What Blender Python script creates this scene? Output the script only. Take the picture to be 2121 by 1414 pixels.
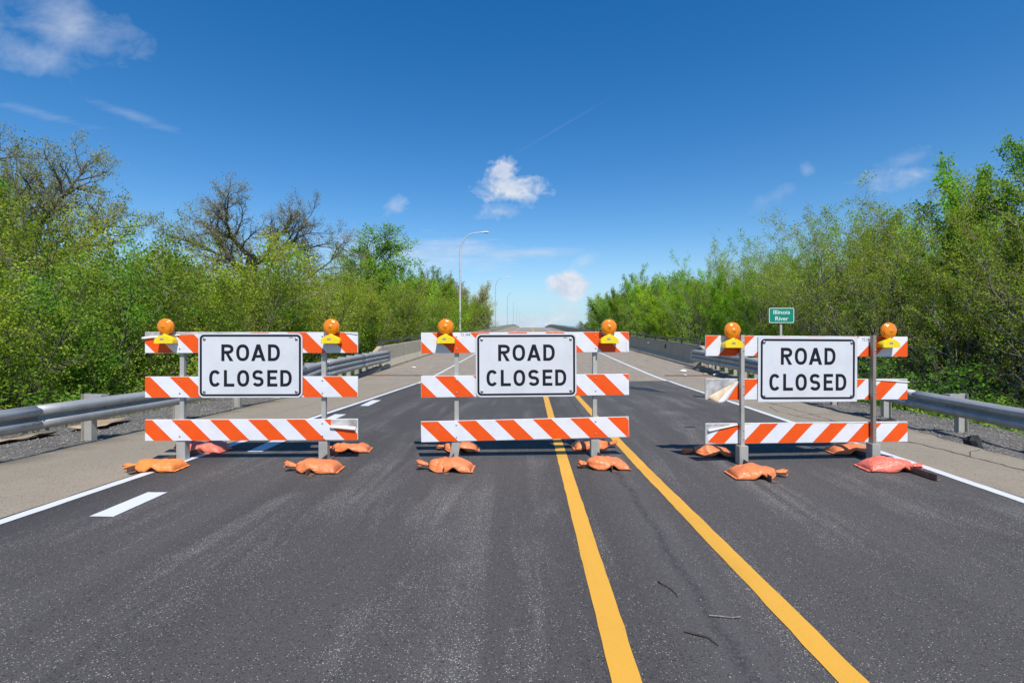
import bpy, bmesh, math, random
import numpy as np
from mathutils import Vector, Matrix, noise as mnoise

for _o in list(bpy.data.objects):
    bpy.data.objects.remove(_o)
SC = bpy.context.scene
COL = SC.collection
rad = math.radians

# ---------------------------------------------------------------- camera
YAW = math.atan(43.5 / 1060.5)          # the road leaves the camera axis by 2.35 degrees
CAM_H = 1.43
cam_d = bpy.data.cameras.new('camera')
cam_d.sensor_width = 36.0
cam_d.lens = 18.0
cam_d.clip_start = 0.05
cam_d.clip_end = 9000
cam = bpy.data.objects.new('camera', cam_d)
cam.location = (0, 0, CAM_H)
cam.rotation_euler = (rad(90), 0, YAW)
COL.objects.link(cam)
SC.camera = cam

# ---------------------------------------------------------------- sky, sun, exposure
SUN = Vector((0.224, -0.70, 1.0)).normalized()
world = bpy.data.worlds.new('World')
SC.world = world
world.use_nodes = True
wn, wl = world.node_tree.nodes, world.node_tree.links
wn.clear()


def W(kind, **kw):
    n = wn.new(kind)
    for k, v in kw.items():
        setattr(n, k, v)
    return n


sky = W('ShaderNodeTexSky', sky_type='NISHITA', sun_disc=False)
sky.sun_elevation = math.asin(SUN.z)
sky.sun_rotation = math.atan2(SUN.x, SUN.y)
sky.altitude = 0
sky.air_density = 1.0
sky.dust_density = 0.2
sky.ozone_density = 1.0
hsv = W('ShaderNodeHueSaturation')
hsv.inputs['Saturation'].default_value = 1.46
hsv.inputs['Value'].default_value = 1.0
hsv.inputs['Hue'].default_value = 0.504
wl.new(sky.outputs[0], hsv.inputs['Color'])
# direction -> (x/y, z/y) on the half of the sky ahead
tc = W('ShaderNodeTexCoord')
sep = W('ShaderNodeSeparateXYZ')
wl.new(tc.outputs['Generated'], sep.inputs[0])


def M(op, a, b=None, c=None, clamp=False):
    n = W('ShaderNodeMath', operation=op, use_clamp=clamp)
    for i, v in enumerate((a, b, c)):
        if v is None:
            continue
        if isinstance(v, (int, float)):
            n.inputs[i].default_value = v
        else:
            wl.new(v, n.inputs[i])
    return n.outputs[0]


ysafe = M('MAXIMUM', sep.outputs[1], 0.05)
cu = M('DIVIDE', sep.outputs[0], ysafe)
cv = M('DIVIDE', sep.outputs[2], ysafe)
comb = W('ShaderNodeCombineXYZ')
wl.new(cu, comb.inputs[0])
wl.new(cv, comb.inputs[1])
UV = comb.outputs[0]


def wnoise(scale, detail, rough, stretch=(1, 1, 1), off=0.0, dist=0.0, rot=0.0):
    mp = W('ShaderNodeMapping')
    mp.inputs['Scale'].default_value = stretch
    mp.inputs['Location'].default_value = (off, off * 0.7, off * 1.3)
    mp.inputs['Rotation'].default_value = (0, 0, rot)
    wl.new(UV, mp.inputs[0])
    nz = W('ShaderNodeTexNoise')
    nz.inputs['Scale'].default_value = scale
    nz.inputs['Detail'].default_value = detail
    nz.inputs['Roughness'].default_value = rough
    nz.inputs['Distortion'].default_value = dist
    wl.new(mp.outputs[0], nz.inputs['Vector'])
    return nz.outputs['Fac']


N_PUFF = wnoise(26, 7, 0.62, (1, 1.25, 1), 3.1, 0.35)
N_FINE = wnoise(60, 6, 0.6, (1, 1.3, 1), 5.3, 0.3)
N_WISP = wnoise(9, 7, 0.66, (0.8, 6.0, 1), 7.7, 0.4)
N_BIG = wnoise(9, 8, 0.6, (1, 1.6, 1), 1.7, 0.3, 0.25)
# u, v, half width, half height, tilt, noise, noise amount, softness, opacity
CLOUDS = [
    (-0.935, 0.640, 0.165, 0.080, -0.38, N_BIG, 2.0, 1.4, 0.62),
    (-1.020, 0.580, 0.115, 0.050, -0.30, N_BIG, 2.2, 1.5, 0.56),
    (-0.045, 0.301, 0.078, 0.034, -0.10, N_PUFF, 2.0, 0.75, 0.90),
    (-0.062, 0.333, 0.042, 0.030, 0.0, N_PUFF, 2.0, 0.60, 0.80),
    (-0.062, 0.256, 0.060, 0.018, 0.1, N_PUFF, 2.6, 1.2, 0.50),
    (-0.272, 0.266, 0.028, 0.024, 0.0, N_PUFF, 2.0, 1.0, 0.55),
    (0.070, 0.108, 0.052, 0.034, -0.10, N_PUFF, 1.1, 0.40, 0.95),
    (0.064, 0.050, 0.042, 0.034, 0.0, N_FINE, 2.0, 1.0, 0.70),
    (0.000, 0.038, 0.115, 0.022, 0.0, N_FINE, 2.8, 0.9, 0.72),
    (-0.085, 0.040, 0.050, 0.018, 0.0, N_FINE, 3.0, 1.2, 0.5),
    (-0.230, 0.175, 0.270, 0.042, -0.05, N_WISP, 2.2, 1.3, 0.70),
    (-0.030, 0.172, 0.160, 0.013, 0.02, N_WISP, 1.8, 1.2, 0.58),
    (0.104, 0.157, 0.036, 0.016, 0.4, N_PUFF, 2.2, 1.4, 0.32),
    (0.690, 0.308, 0.085, 0.026, 0.12, N_PUFF, 1.8, 1.5, 0.60),
    (0.705, 0.345, 0.060, 0.022, 0.3, N_PUFF, 2.0, 1.8, 0.32),
    (0.523, 0.328, 0.016, 0.020, 0.0, N_PUFF, 1.6, 1.6, 0.36),
    (0.455, 0.275, 0.060, 0.020, 0.5, N_PUFF, 1.8, 2.0, 0.30),
    (-1.010, 0.465, 0.130, 0.013, -0.25, N_WISP, 2.2, 1.8, 0.34),
    (-0.800, 0.452, 0.130, 0.012, -0.35, N_WISP, 2.2, 1.8, 0.30),
    (0.050, 0.415, 0.160, 0.0035, 0.52, N_WISP, 0.6, 2.0, 0.10),
]
acc = None
for (u0, v0, rx, ry, tilt, nz, amt, soft, op) in CLOUDS:
    mp = W('ShaderNodeMapping', vector_type='TEXTURE')
    mp.inputs['Location'].default_value = (u0, v0, 0)
    mp.inputs['Rotation'].default_value = (0, 0, tilt)
    mp.inputs['Scale'].default_value = (rx, ry, 1)
    wl.new(UV, mp.inputs[0])
    ln = W('ShaderNodeVectorMath', operation='LENGTH')
    wl.new(mp.outputs[0], ln.inputs[0])
    a = M('MULTIPLY_ADD', nz, amt, 0.95 - amt * 0.5)
    d = M('SUBTRACT', a, ln.outputs['Value'])
    d = M('DIVIDE', d, soft, clamp=True)
    d = M('MULTIPLY', d, op)
    acc = d if acc is None else M('MAXIMUM', acc, d)
ahead = M('GREATER_THAN', sep.outputs[1], 0.08)
dens = M('MULTIPLY', acc, ahead, clamp=True)
# thicker cloud is greyer underneath, thin cloud is white
crmp = W('ShaderNodeMapRange')
crmp.inputs['From Min'].default_value = 0.35
crmp.inputs['From Max'].default_value = 0.68
wl.new(N_PUFF, crmp.inputs['Value'])
cmix = W('ShaderNodeMix', data_type='RGBA')
cmix.inputs['A'].default_value = (4.0, 4.6, 5.6, 1)
cmix.inputs['B'].default_value = (5.7, 5.9, 6.3, 1)
wl.new(crmp.outputs[0], cmix.inputs['Factor'])
hz = W('ShaderNodeMapRange', interpolation_type='SMOOTHSTEP')
hz.inputs['From Min'].default_value = -0.02
hz.inputs['From Max'].default_value = 0.20
hz.inputs['To Min'].default_value = 1.0
hz.inputs['To Max'].default_value = 0.0
wl.new(sep.outputs[2], hz.inputs['Value'])
hmix = W('ShaderNodeMix', data_type='RGBA')
hmix.inputs['B'].default_value = (2.45, 4.05, 5.6, 1)
wl.new(M('MULTIPLY', hz.outputs[0], 0.92), hmix.inputs['Factor'])
wl.new(hsv.outputs[0], hmix.inputs['A'])
smix = W('ShaderNodeMix', data_type='RGBA')
wl.new(dens, smix.inputs['Factor'])
wl.new(hmix.outputs['Result'], smix.inputs['A'])
wl.new(cmix.outputs['Result'], smix.inputs['B'])
bg = W('ShaderNodeBackground')
bg.inputs['Strength'].default_value = 0.112
wl.new(smix.outputs['Result'], bg.inputs['Color'])
wout = W('ShaderNodeOutputWorld')
wl.new(bg.outputs[0], wout.inputs['Surface'])

sun_d = bpy.data.lights.new('sun', 'SUN')
sun_d.energy = 4.2
sun_d.angle = rad(0.53)
sun_d.color = (1.0, 0.955, 0.89)
sun = bpy.data.objects.new('sun', sun_d)
sun.rotation_euler = (-SUN).to_track_quat('-Z', 'Y').to_euler()
sun.location = SUN * 60
COL.objects.link(sun)

SC.view_settings.view_transform = 'Standard'
SC.view_settings.look = 'None'
SC.view_settings.exposure = 0.35
SC.view_settings.gamma = 1.0
SC.view_settings.use_curve_mapping = False
SC.cycles.max_bounces = 6
SC.cycles.transparent_max_bounces = 8

# ---------------------------------------------------------------- helpers
def camw(x, d):
    """ground point x metres right of the lens axis and d metres ahead of the camera"""
    c, s = math.cos(YAW), math.sin(YAW)
    return (x * c - d * s, x * s + d * c)


def tag(o, label=None, cat=None, group=None, kind=None):
    if label:
        o['label'] = label
    if cat:
        o['category'] = cat
    if group:
        o['group'] = group
    if kind:
        o['kind'] = kind
    return o


def link(o, parent=None):
    COL.objects.link(o)
    if parent is not None:
        o.parent = parent
    return o


def empty(name, loc=(0, 0, 0), rz=0.0):
    o = bpy.data.objects.new(name, None)
    o.empty_display_size = 0.2
    o.location = loc
    o.rotation_euler = (0, 0, rz)
    return link(o)


def mesh_of(name, verts, faces, mats=None, smooth=None):
    me = bpy.data.meshes.new(name)
    me.from_pydata([tuple(map(float, v)) for v in verts], [], [tuple(f) for f in faces])
    if mats:
        for m in (mats if isinstance(mats, (list, tuple)) else [mats]):
            me.materials.append(m)
    if smooth is not None:
        me.polygons.foreach_set('use_smooth', [True] * len(me.polygons))
        if smooth < 179:
            me.set_sharp_from_angle(angle=rad(smooth))
    me.update()
    return me


def fast_mesh(name, V, Q, mat, smooth=False, rnd=None):
    """numpy arrays -> mesh of quads or tris"""
    V = np.ascontiguousarray(V, dtype=np.float32)
    Q = np.ascontiguousarray(Q, dtype=np.int32)
    me = bpy.data.meshes.new(name)
    k = Q.shape[1]
    me.vertices.add(len(V))
    me.vertices.foreach_set('co', V.ravel())
    me.loops.add(Q.size)
    me.loops.foreach_set('vertex_index', Q.ravel())
    me.polygons.add(len(Q))
    me.polygons.foreach_set('loop_start', np.arange(0, Q.size, k, dtype=np.int32))
    me.polygons.foreach_set('loop_total', np.full(len(Q), k, dtype=np.int32))
    if smooth:
        me.polygons.foreach_set('use_smooth', np.ones(len(Q), dtype=bool))
    if rnd is not None:
        at = me.attributes.new('rnd', 'FLOAT', 'FACE')
        at.data.foreach_set('value', np.asarray(rnd, dtype=np.float32))
    me.materials.append(mat)
    me.update()
    me.validate()
    return me


def obj(name, me, parent=None, loc=None, rot=None):
    o = bpy.data.objects.new(name, me)
    if loc is not None:
        o.location = loc
    if rot is not None:
        o.rotation_euler = rot
    return link(o, parent)


class MB:
    """collects boxes, tubes and strips of ONE piece"""
    def __init__(self):
        self.v, self.f = [], []

    def add(self, vs, fs):
        b = len(self.v)
        self.v += [tuple(p) for p in vs]
        self.f += [tuple(b + i for i in f) for f in fs]
        return self

    def box(self, c, s, rz=0.0, rx=0.0, ry=0.0):
        x, y, z = s[0] / 2, s[1] / 2, s[2] / 2
        m = Matrix.Rotation(rz, 3, 'Z') @ Matrix.Rotation(ry, 3, 'Y') @ Matrix.Rotation(rx, 3, 'X')
        vs = [Vector(c) + m @ Vector((a * x, b * y, d * z)) for d in (-1, 1) for b in (-1, 1) for a in (-1, 1)]
        return self.add(vs, [(0, 2, 3, 1), (4, 5, 7, 6), (0, 1, 5, 4), (2, 6, 7, 3), (0, 4, 6, 2), (1, 3, 7, 5)])

    def tube(self, pts, r, n=8, caps=True):
        pts = [Vector(p) for p in pts]
        rs = r if isinstance(r, (list, tuple)) else [r] * len(pts)
        ref = Vector((0, 0, 1)) if abs((pts[-1] - pts[0]).normalized().z) < 0.9 else Vector((1, 0, 0))
        vs, fs = [], []
        for i, p in enumerate(pts):
            t = (pts[min(i + 1, len(pts) - 1)] - pts[max(i - 1, 0)]).normalized()
            a = t.cross(ref).normalized()
            b = t.cross(a).normalized()
            for k in range(n):
                w = 2 * math.pi * k / n
                vs.append(p + (a * math.cos(w) + b * math.sin(w)) * rs[i])
        for i in range(len(pts) - 1):
            for k in range(n):
                k2 = (k + 1) % n
                fs.append((i * n + k, i * n + k2, (i + 1) * n + k2, (i + 1) * n + k))
        if caps:
            fs.append(tuple(range(n))[::-1])
            fs.append(tuple((len(pts) - 1) * n + k for k in range(n)))
        return self.add(vs, fs)

    def extrude(self, prof, pts_a, pts_b):
        """closed profile given at both ends as 3-D point lists"""
        n = len(pts_a)
        fs = [(i, (i + 1) % n, n + (i + 1) % n, n + i) for i in range(n)]
        fs += [tuple(range(n))[::-1], tuple(range(n, 2 * n))]
        return self.add(list(pts_a) + list(pts_b), fs)

    def mesh(self, name, mat, smooth=None, bevel=0.0):
        me = mesh_of(name, self.v, self.f, mat)
        bm = bmesh.new()
        bm.from_mesh(me)
        bmesh.ops.recalc_face_normals(bm, faces=bm.faces)
        if bevel:
            es = [e for e in bm.edges if e.is_manifold and e.calc_face_angle(0) > 0.6]
            bmesh.ops.bevel(bm, geom=es, offset=bevel, segments=2, affect='EDGES', clamp_overlap=True)
        bm.to_mesh(me)
        bm.free()
        if smooth is not None:
            me.polygons.foreach_set('use_smooth', [True] * len(me.polygons))
            if smooth < 179:
                me.set_sharp_from_angle(angle=rad(smooth))
        me.update()
        return me

    def obj(self, name, mat, parent=None, smooth=None, bevel=0.0, loc=None, rot=None):
        return obj(name, self.mesh(name, mat, smooth, bevel), parent, loc, rot)


def fbm(x, y, s=1.0, octv=4, seed=0.0):
    return mnoise.fractal(Vector((x * s + seed, y * s - seed * 0.7, seed * 1.9)), 1.0, 2.0, octv)


# ---------------------------------------------------------------- materials
class Mat:
    def __init__(self, name, rough=0.7, color=(0.5, 0.5, 0.5), metal=0.0, spec=0.5):
        self.m = bpy.data.materials.new(name)
        self.m.use_nodes = True
        self.nt = self.m.node_tree
        self.N, self.L = self.nt.nodes, self.nt.links
        self.b = self.N['Principled BSDF']
        self.b.inputs['Roughness'].default_value = rough
        self.b.inputs['Base Color'].default_value = (*color, 1)
        self.b.inputs['Metallic'].default_value = metal
        self.b.inputs['Specular IOR Level'].default_value = spec
        self._tc = None

    def tc(self, which='Object'):
        if self._tc is None:
            self._tc = self.N.new('ShaderNodeTexCoord')
        return self._tc.outputs[which]

    def mapped(self, scale=(1, 1, 1), loc=(0, 0, 0), rot=(0, 0, 0), src=None):
        m = self.N.new('ShaderNodeMapping')
        m.inputs['Scale'].default_value = scale
        m.inputs['Location'].default_value = loc
        m.inputs['Rotation'].default_value = rot
        self.L.new(src or self.tc(), m.inputs[0])
        return m.outputs[0]

    def noise(self, scale, detail=4, rough=0.6, vec=None, dist=0.0):
        n = self.N.new('ShaderNodeTexNoise')
        n.inputs['Scale'].default_value = scale
        n.inputs['Detail'].default_value = detail
        n.inputs['Roughness'].default_value = rough
        n.inputs['Distortion'].default_value = dist
        self.L.new(vec or self.tc(), n.inputs['Vector'])
        return n.outputs['Fac']

    def voro(self, scale, out='Distance', feature='F1', vec=None):
        n = self.N.new('ShaderNodeTexVoronoi')
        n.feature = feature
        n.inputs['Scale'].default_value = scale
        self.L.new(vec or self.tc(), n.inputs['Vector'])
        return n.outputs[out]

    def ramp(self, fac, stops):
        r = self.N.new('ShaderNodeValToRGB')
        e = r.color_ramp.elements
        while len(e) < len(stops):
            e.new(0.5)
        for i, (p, c) in enumerate(stops):
            e[i].position = p
            e[i].color = (*c, 1) if len(c) == 3 else c
        self.L.new(fac, r.inputs['Fac'])
        return r.outputs['Color']

    def rng(self, fac, a, b, c=0.0, d=1.0):
        r = self.N.new('ShaderNodeMapRange')
        for k, v in zip(('From Min', 'From Max', 'To Min', 'To Max'), (a, b, c, d)):
            r.inputs[k].default_value = v
        self.L.new(fac, r.inputs['Value'])
        return r.outputs[0]

    def math(self, op, a, b=None, c=None, clamp=False):
        n = self.N.new('ShaderNodeMath')
        n.operation = op
        n.use_clamp = clamp
        for i, v in enumerate((a, b, c)):
            if v is None:
                continue
            if isinstance(v, (int, float)):
                n.inputs[i].default_value = v
            else:
                self.L.new(v, n.inputs[i])
        return n.outputs[0]

    def mix(self, fac, a, b, blend='MIX'):
        n = self.N.new('ShaderNodeMix')
        n.data_type = 'RGBA'
        n.blend_type = blend
        for k, v in (('Factor', fac), ('A', a), ('B', b)):
            i = n.inputs[k] if k == 'Factor' else [s for s in n.inputs if s.name == k and s.type == 'RGBA'][0]
            if isinstance(v, (int, float)):
                i.default_value = v
            elif isinstance(v, tuple):
                i.default_value = (*v, 1) if len(v) == 3 else v
            else:
                self.L.new(v, i)
        return [s for s in n.outputs if s.type == 'RGBA'][0]

    def color(self, c):
        self.L.new(c, self.b.inputs['Base Color'])
        return self

    def rough(self, c):
        self.L.new(c, self.b.inputs['Roughness'])
        return self

    def bump(self, h, strength=0.4, dist=0.01, prev=None):
        n = self.N.new('ShaderNodeBump')
        n.inputs['Strength'].default_value = strength
        n.inputs['Distance'].default_value = dist
        self.L.new(h, n.inputs['Height'])
        if prev is not None:
            self.L.new(prev, n.inputs['Normal'])
        self.L.new(n.outputs[0], self.b.inputs['Normal'])
        return n.outputs[0]

    def xyz(self, src=None):
        s = self.N.new('ShaderNodeSeparateXYZ')
        self.L.new(src or self.tc(), s.inputs[0])
        return s.outputs


def m_asphalt():
    m = Mat('asphalt_overlay', 0.86, spec=0.35)
    fine = m.noise(130, 4, 0.75)
    mid = m.noise(26, 5, 0.75)
    streak = m.noise(1.0, 5, 0.6, m.mapped((2.6, 0.20, 1), rot=(0, 0, 0.06)), 0.9)
    blot = m.noise(0.9, 4, 0.55, m.mapped((1, 0.7, 1), (4, 2, 0)))
    base = m.ramp(fine, [(0.30, (0.022, 0.0215, 0.022)), (0.50, (0.056, 0.0515, 0.0495)), (0.70, (0.145, 0.135, 0.124))])
    base = m.mix(m.rng(mid, 0.35, 0.7, 0.0, 0.45), base, (0.085, 0.078, 0.075))
    # broad lighter bands where the binder has worn off the stone
    worn = m.math('MULTIPLY', m.rng(streak, 0.47, 0.66), m.rng(blot, 0.40, 0.60))
    base = m.mix(m.math('MULTIPLY', worn, 0.24), base, (0.21, 0.20, 0.185))
    lane = m.noise(1.0, 3, 0.5, m.mapped((1.3, 0.035, 1), (7, 1, 0)))
    base = m.mix(m.rng(lane, 0.40, 0.62, 0.0, 0.32), base, (0.118, 0.110, 0.104))
    drip = m.voro(1.9, 'Distance', vec=m.mapped((1, 0.8, 1), (3.3, 0.4, 0)))
    base = m.mix(m.math('MULTIPLY', m.rng(drip, 0.035, 0.075, 1, 0), m.rng(m.noise(30, 3, 0.6), 0.4, 0.6, 0, 0.6)), base, (0.028, 0.027, 0.027))
    # stones: each voronoi cell is a piece of aggregate
    cell = m.voro(150, 'Color')
    cs = m.N.new('ShaderNodeSeparateColor')
    m.L.new(cell, cs.inputs[0])
    edge = m.voro(150, 'Distance')
    stone = m.math('GREATER_THAN', m.math('ADD', cs.outputs[0], m.math('MULTIPLY', worn, 0.42)), 0.962)
    stone = m.math('MULTIPLY', stone, m.math('LESS_THAN', edge, 0.42))
    tint = m.ramp(cs.outputs[1], [(0.0, (0.30, 0.29, 0.28)), (0.6, (0.42, 0.40, 0.37)), (1.0, (0.42, 0.30, 0.20))])
    base = m.mix(stone, base, tint)
    dark = m.math('LESS_THAN', cs.outputs[2], 0.055)
    base = m.mix(m.math('MULTIPLY', dark, 0.7), base, (0.018, 0.018, 0.02))
    # seam between the two paving passes
    x = m.xyz()
    wob = m.noise(1.6, 4, 0.6, m.mapped((0.02, 1, 1)))
    dx = m.math('ABSOLUTE', m.math('SUBTRACT', x[0], m.math('MULTIPLY_ADD', wob, 0.16, 0.84)))
    seam = m.math('MULTIPLY', m.rng(dx, 0.004, 0.055, 1, 0), m.rng(m.noise(42, 4, 0.75), 0.40, 0.56))
    base = m.mix(m.math('MULTIPLY', seam, 0.9), base, (0.022, 0.021, 0.022))
    band = m.rng(dx, 0.05, 0.34, 1, 0)
    base = m.mix(m.math('MULTIPLY', band, 0.20), base, (0.115, 0.112, 0.110))
    m.color(base)
    h = m.math('ADD', m.math('MULTIPLY', m.voro(130), 0.6), fine)
    m.bump(h, 0.55, 0.006)
    return m.m


def m_shoulder(name, light, dark, warm):
    m = Mat(name, 0.92, spec=0.25)
    fine = m.noise(160, 3, 0.75)
    mid = m.noise(3.0, 5, 0.6)
    big = m.noise(0.5, 4, 0.55, m.mapped((1.4, 0.5, 1)))
    c = m.ramp(fine, [(0.25, dark), (0.5, light), (0.78, warm)])
    c = m.mix(m.rng(mid, 0.4, 0.75, 0, 0.45), c, tuple(v * 0.78 for v in light))
    c = m.mix(m.rng(big, 0.42, 0.68, 0, 0.4), c, tuple(min(1, v * 1.18) for v in light))
    cell = m.voro(120, 'Color')
    s = m.N.new('ShaderNodeSeparateColor')
    m.L.new(cell, s.inputs[0])
    c = m.mix(m.math('MULTIPLY', m.math('LESS_THAN', s.outputs[0], 0.10), 0.6), c, tuple(v * 0.35 for v in dark))
    m.color(c)
    m.bump(m.math('ADD', fine, m.math('MULTIPLY', m.voro(120), 0.5)), 0.5, 0.006)
    return m.m


def m_concrete(name, base=(0.40, 0.375, 0.33), streak=0.5, rust=0.0, vertical=True):
    m = Mat(name, 0.88, spec=0.3)
    fine = m.noise(90, 4, 0.7)
    mid = m.noise(2.2, 6, 0.6)
    c = m.ramp(fine, [(0.25, tuple(v * 0.78 for v in base)), (0.6, base), (0.85, tuple(min(1, v * 1.12) for v in base))])
    c = m.mix(m.rng(mid, 0.38, 0.72, 0, 0.5), c, tuple(v * 0.68 for v in base))
    sc = (1.2, 1.2, 0.10) if vertical else (0.9, 0.10, 1)
    st = m.noise(7, 5, 0.65, m.mapped(sc))
    c = m.mix(m.rng(st, 0.50, 0.72, 0, streak), c, tuple(v * 0.42 for v in base))
    if rust:
        r = m.noise(1.7, 5, 0.7, m.mapped((1, 0.6, 1), (9, 3, 1)))
        c = m.mix(m.rng(r, 0.58, 0.72, 0, rust), c, (0.20, 0.12, 0.065))
    m.color(c)
    m.bump(m.math('ADD', fine, m.math('MULTIPLY', mid, 0.6)), 0.35, 0.01)
    return m.m


def m_paint(name, color, wear=0.5, under=(0.07, 0.07, 0.072)):
    m = Mat(name, 0.62, spec=0.4)
    n1 = m.noise(120, 4, 0.75)
    n2 = m.noise(2.2, 4, 0.6)
    c = m.mix(m.rng(n2, 0.3, 0.75, 0, 0.28), color, tuple(v * 0.80 for v in color))
    c = m.mix(m.rng(n1, 0.3, 0.55, 0.22, 0.0), c, tuple(v * 0.6 for v in color))
    hole = m.math('GREATER_THAN', m.math('ADD', n1, m.math('MULTIPLY', n2, 0.16)), 0.765 - 0.06 * wear)
    c = m.mix(m.math('MULTIPLY', hole, 0.85), c, under)
    tyre = m.noise(1.0, 4, 0.6, m.mapped((3.0, 0.35, 1), (5, 2, 0)))
    c = m.mix(m.rng(tyre, 0.52, 0.74, 0, 0.26), c, tuple(v * 0.45 for v in color))
    m.color(c)
    m.bump(n1, 0.35, 0.004)
    return m.m


def m_plain(name, color, rough=0.5, metal=0.0, vary=0.15, scale=8, spec=0.5, bump=0.0, bscale=60, coat=0.0):
    m = Mat(name, rough, color, metal, spec)
    n = m.noise(scale, 5, 0.65)
    c = m.mix(m.rng(n, 0.35, 0.72, 0, 1), tuple(min(1, v * (1 + vary)) for v in color), tuple(v * (1 - vary) for v in color))
    m.color(c)
    m.rough(m.rng(n, 0.3, 0.75, max(0.03, rough - 0.1), min(1, rough + 0.12)))
    if bump:
        m.bump(m.noise(bscale, 3, 0.6), bump, 0.004)
    if coat:
        m.b.inputs['Coat Weight'].default_value = coat
        m.b.inputs['Coat Roughness'].default_value = 0.12
    return m.m


def m_sign(name, color):
    m = Mat(name, 0.45, color, spec=0.3)
    n = m.noise(3, 5, 0.65)
    c = m.mix(m.rng(n, 0.35, 0.72, 0, 1), tuple(v * 1.05 for v in color), tuple(v * 0.93 for v in color))
    x = m.xyz()
    rib = m.math('LESS_THAN', m.math('FRACT', m.math('MULTIPLY', x[2], 58.0)), 0.12)
    c = m.mix(m.math('MULTIPLY', rib, 0.07), c, (0.25, 0.25, 0.27))
    for k, (sc, rot, amt) in enumerate((((2.0, 1, 26.0), 0.5, 0.35), ((18.0, 1, 1.4), 0.25, 0.30), ((1.5, 1, 9.0), -0.6, 0.22))):
        s = m.noise(4, 4, 0.6, m.mapped(sc, (k * 3.1, k, 1), (0, rot, 0)))
        c = m.mix(m.rng(s, 0.70, 0.74, 0, amt), c, tuple(min(1, v * 1.25) for v in color) if k else (0.36, 0.34, 0.32))
    g = m.noise(1.4, 6, 0.7, m.mapped((1, 1, 0.35)))
    c = m.mix(m.rng(g, 0.55, 0.82, 0, 0.30), c, (0.36, 0.33, 0.29))
    m.color(c)
    return m.m


def m_galv(name, base=(0.44, 0.44, 0.43), metal=0.45, rough=0.55):
    m = Mat(name, rough, base, metal)
    n = m.noise(4, 5, 0.65)
    sp = m.voro(70, 'Color')
    s = m.N.new('ShaderNodeSeparateColor')
    m.L.new(sp, s.inputs[0])
    c = m.mix(m.rng(n, 0.35, 0.7), tuple(v * 1.12 for v in base), tuple(v * 0.80 for v in base))
    c = m.mix(m.math('MULTIPLY', s.outputs[0], 0.22), c, tuple(v * 0.75 for v in base))
    st = m.noise(10, 4, 0.7, m.mapped((1, 1, 0.15)))
    c = m.mix(m.rng(st, 0.6, 0.76, 0, 0.4), c, (0.16, 0.12, 0.09))
    m.color(c)
    m.rough(m.rng(n, 0.3, 0.7, rough - 0.1, rough + 0.14))
    return m.m


def m_stripes(name, x0, zref, period, back, orange=(0.80, 0.088, 0.002)):
    """retroreflective sheeting printed with diagonal bars (local x along the board, z up)"""
    m = Mat(name, 0.5, spec=0.25)
    x = m.xyz()
    if back:      # bars rise to the right
        t = m.math('SUBTRACT', m.math('SUBTRACT', x[0], x0), m.math('SUBTRACT', x[2], zref))
    else:         # bars fall to the right
        t = m.math('SUBTRACT', m.math('SUBTRACT', x[0], x0), m.math('SUBTRACT', zref, x[2]))
    fr = m.math('FRACT', m.math('ADD', m.math('DIVIDE', t, period), 20.0))
    bar = m.math('LESS_THAN', fr, 0.5)
    n = m.noise(6, 4, 0.6)
    w = m.mix(m.rng(n, 0.35, 0.75), (0.72, 0.725, 0.74), (0.64, 0.65, 0.67))
    o = m.mix(m.rng(n, 0.35, 0.75), orange, (orange[0] * 0.9, orange[1] * 0.85, orange[2]))
    c = m.mix(bar, w, o)
    # ribs of the extruded plank telegraph through as thin lines
    rib = m.math('FRACT', m.math('MULTIPLY', x[2], 62.0))
    rl = m.math('LESS_THAN', rib, 0.14)
    c = m.mix(m.math('MULTIPLY', rl, 0.16), c, (0.30, 0.26, 0.27))
    dirt = m.noise(2.2, 6, 0.7, m.mapped((1, 1, 0.5)))
    c = m.mix(m.rng(dirt, 0.60, 0.80, 0, 0.30), c, (0.33, 0.29, 0.25))
    sc = m.noise(5, 4, 0.6, m.mapped((1.5, 1, 22.0), (2, 1, 3), (0, 0.4, 0)))
    c = m.mix(m.rng(sc, 0.70, 0.75, 0, 0.35), c, (0.38, 0.34, 0.31))
    m.color(c)
    rp = m.math('PINGPONG', m.math('MULTIPLY', x[2], 62.0), 0.5)
    m.bump(rp, 0.12, 0.004)
    return m.m


def m_leaf(name, c_dark, c_mid, c_light, trans=0.35, hue=0.03):
    m = Mat(name, 0.62, spec=0.18)
    at = m.N.new('ShaderNodeAttribute')
    at.attribute_name = 'rnd'
    oi = m.N.new('ShaderNodeObjectInfo')
    c = m.ramp(at.outputs['Fac'], [(0.0, c_dark), (0.5, c_mid), (1.0, c_light)])
    hs = m.N.new('ShaderNodeHueSaturation')
    m.L.new(c, hs.inputs['Color'])
    m.L.new(m.rng(oi.outputs['Random'], 0, 1, 0.5 - hue, 0.5 + hue), hs.inputs['Hue'])
    m.L.new(m.rng(m.math('FRACT', m.math('MULTIPLY', oi.outputs['Random'], 7.31)), 0, 1, 0.78, 1.50), hs.inputs['Value'])
    m.L.new(hs.outputs[0], m.b.inputs['Base Color'])
    tr = m.N.new('ShaderNodeBsdfTranslucent')
    hs2 = m.N.new('ShaderNodeHueSaturation')
    hs2.inputs['Value'].default_value = 1.25
    m.L.new(hs.outputs[0], hs2.inputs['Color'])
    m.L.new(hs2.outputs[0], tr.inputs['Color'])
    mx = m.N.new('ShaderNodeMixShader')
    mx.inputs[0].default_value = trans
    m.L.new(m.b.outputs[0], mx.inputs[1])
    m.L.new(tr.outputs[0], mx.inputs[2])
    m.L.new(mx.outputs[0], m.N['Material Output'].inputs['Surface'])
    return m.m


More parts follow.
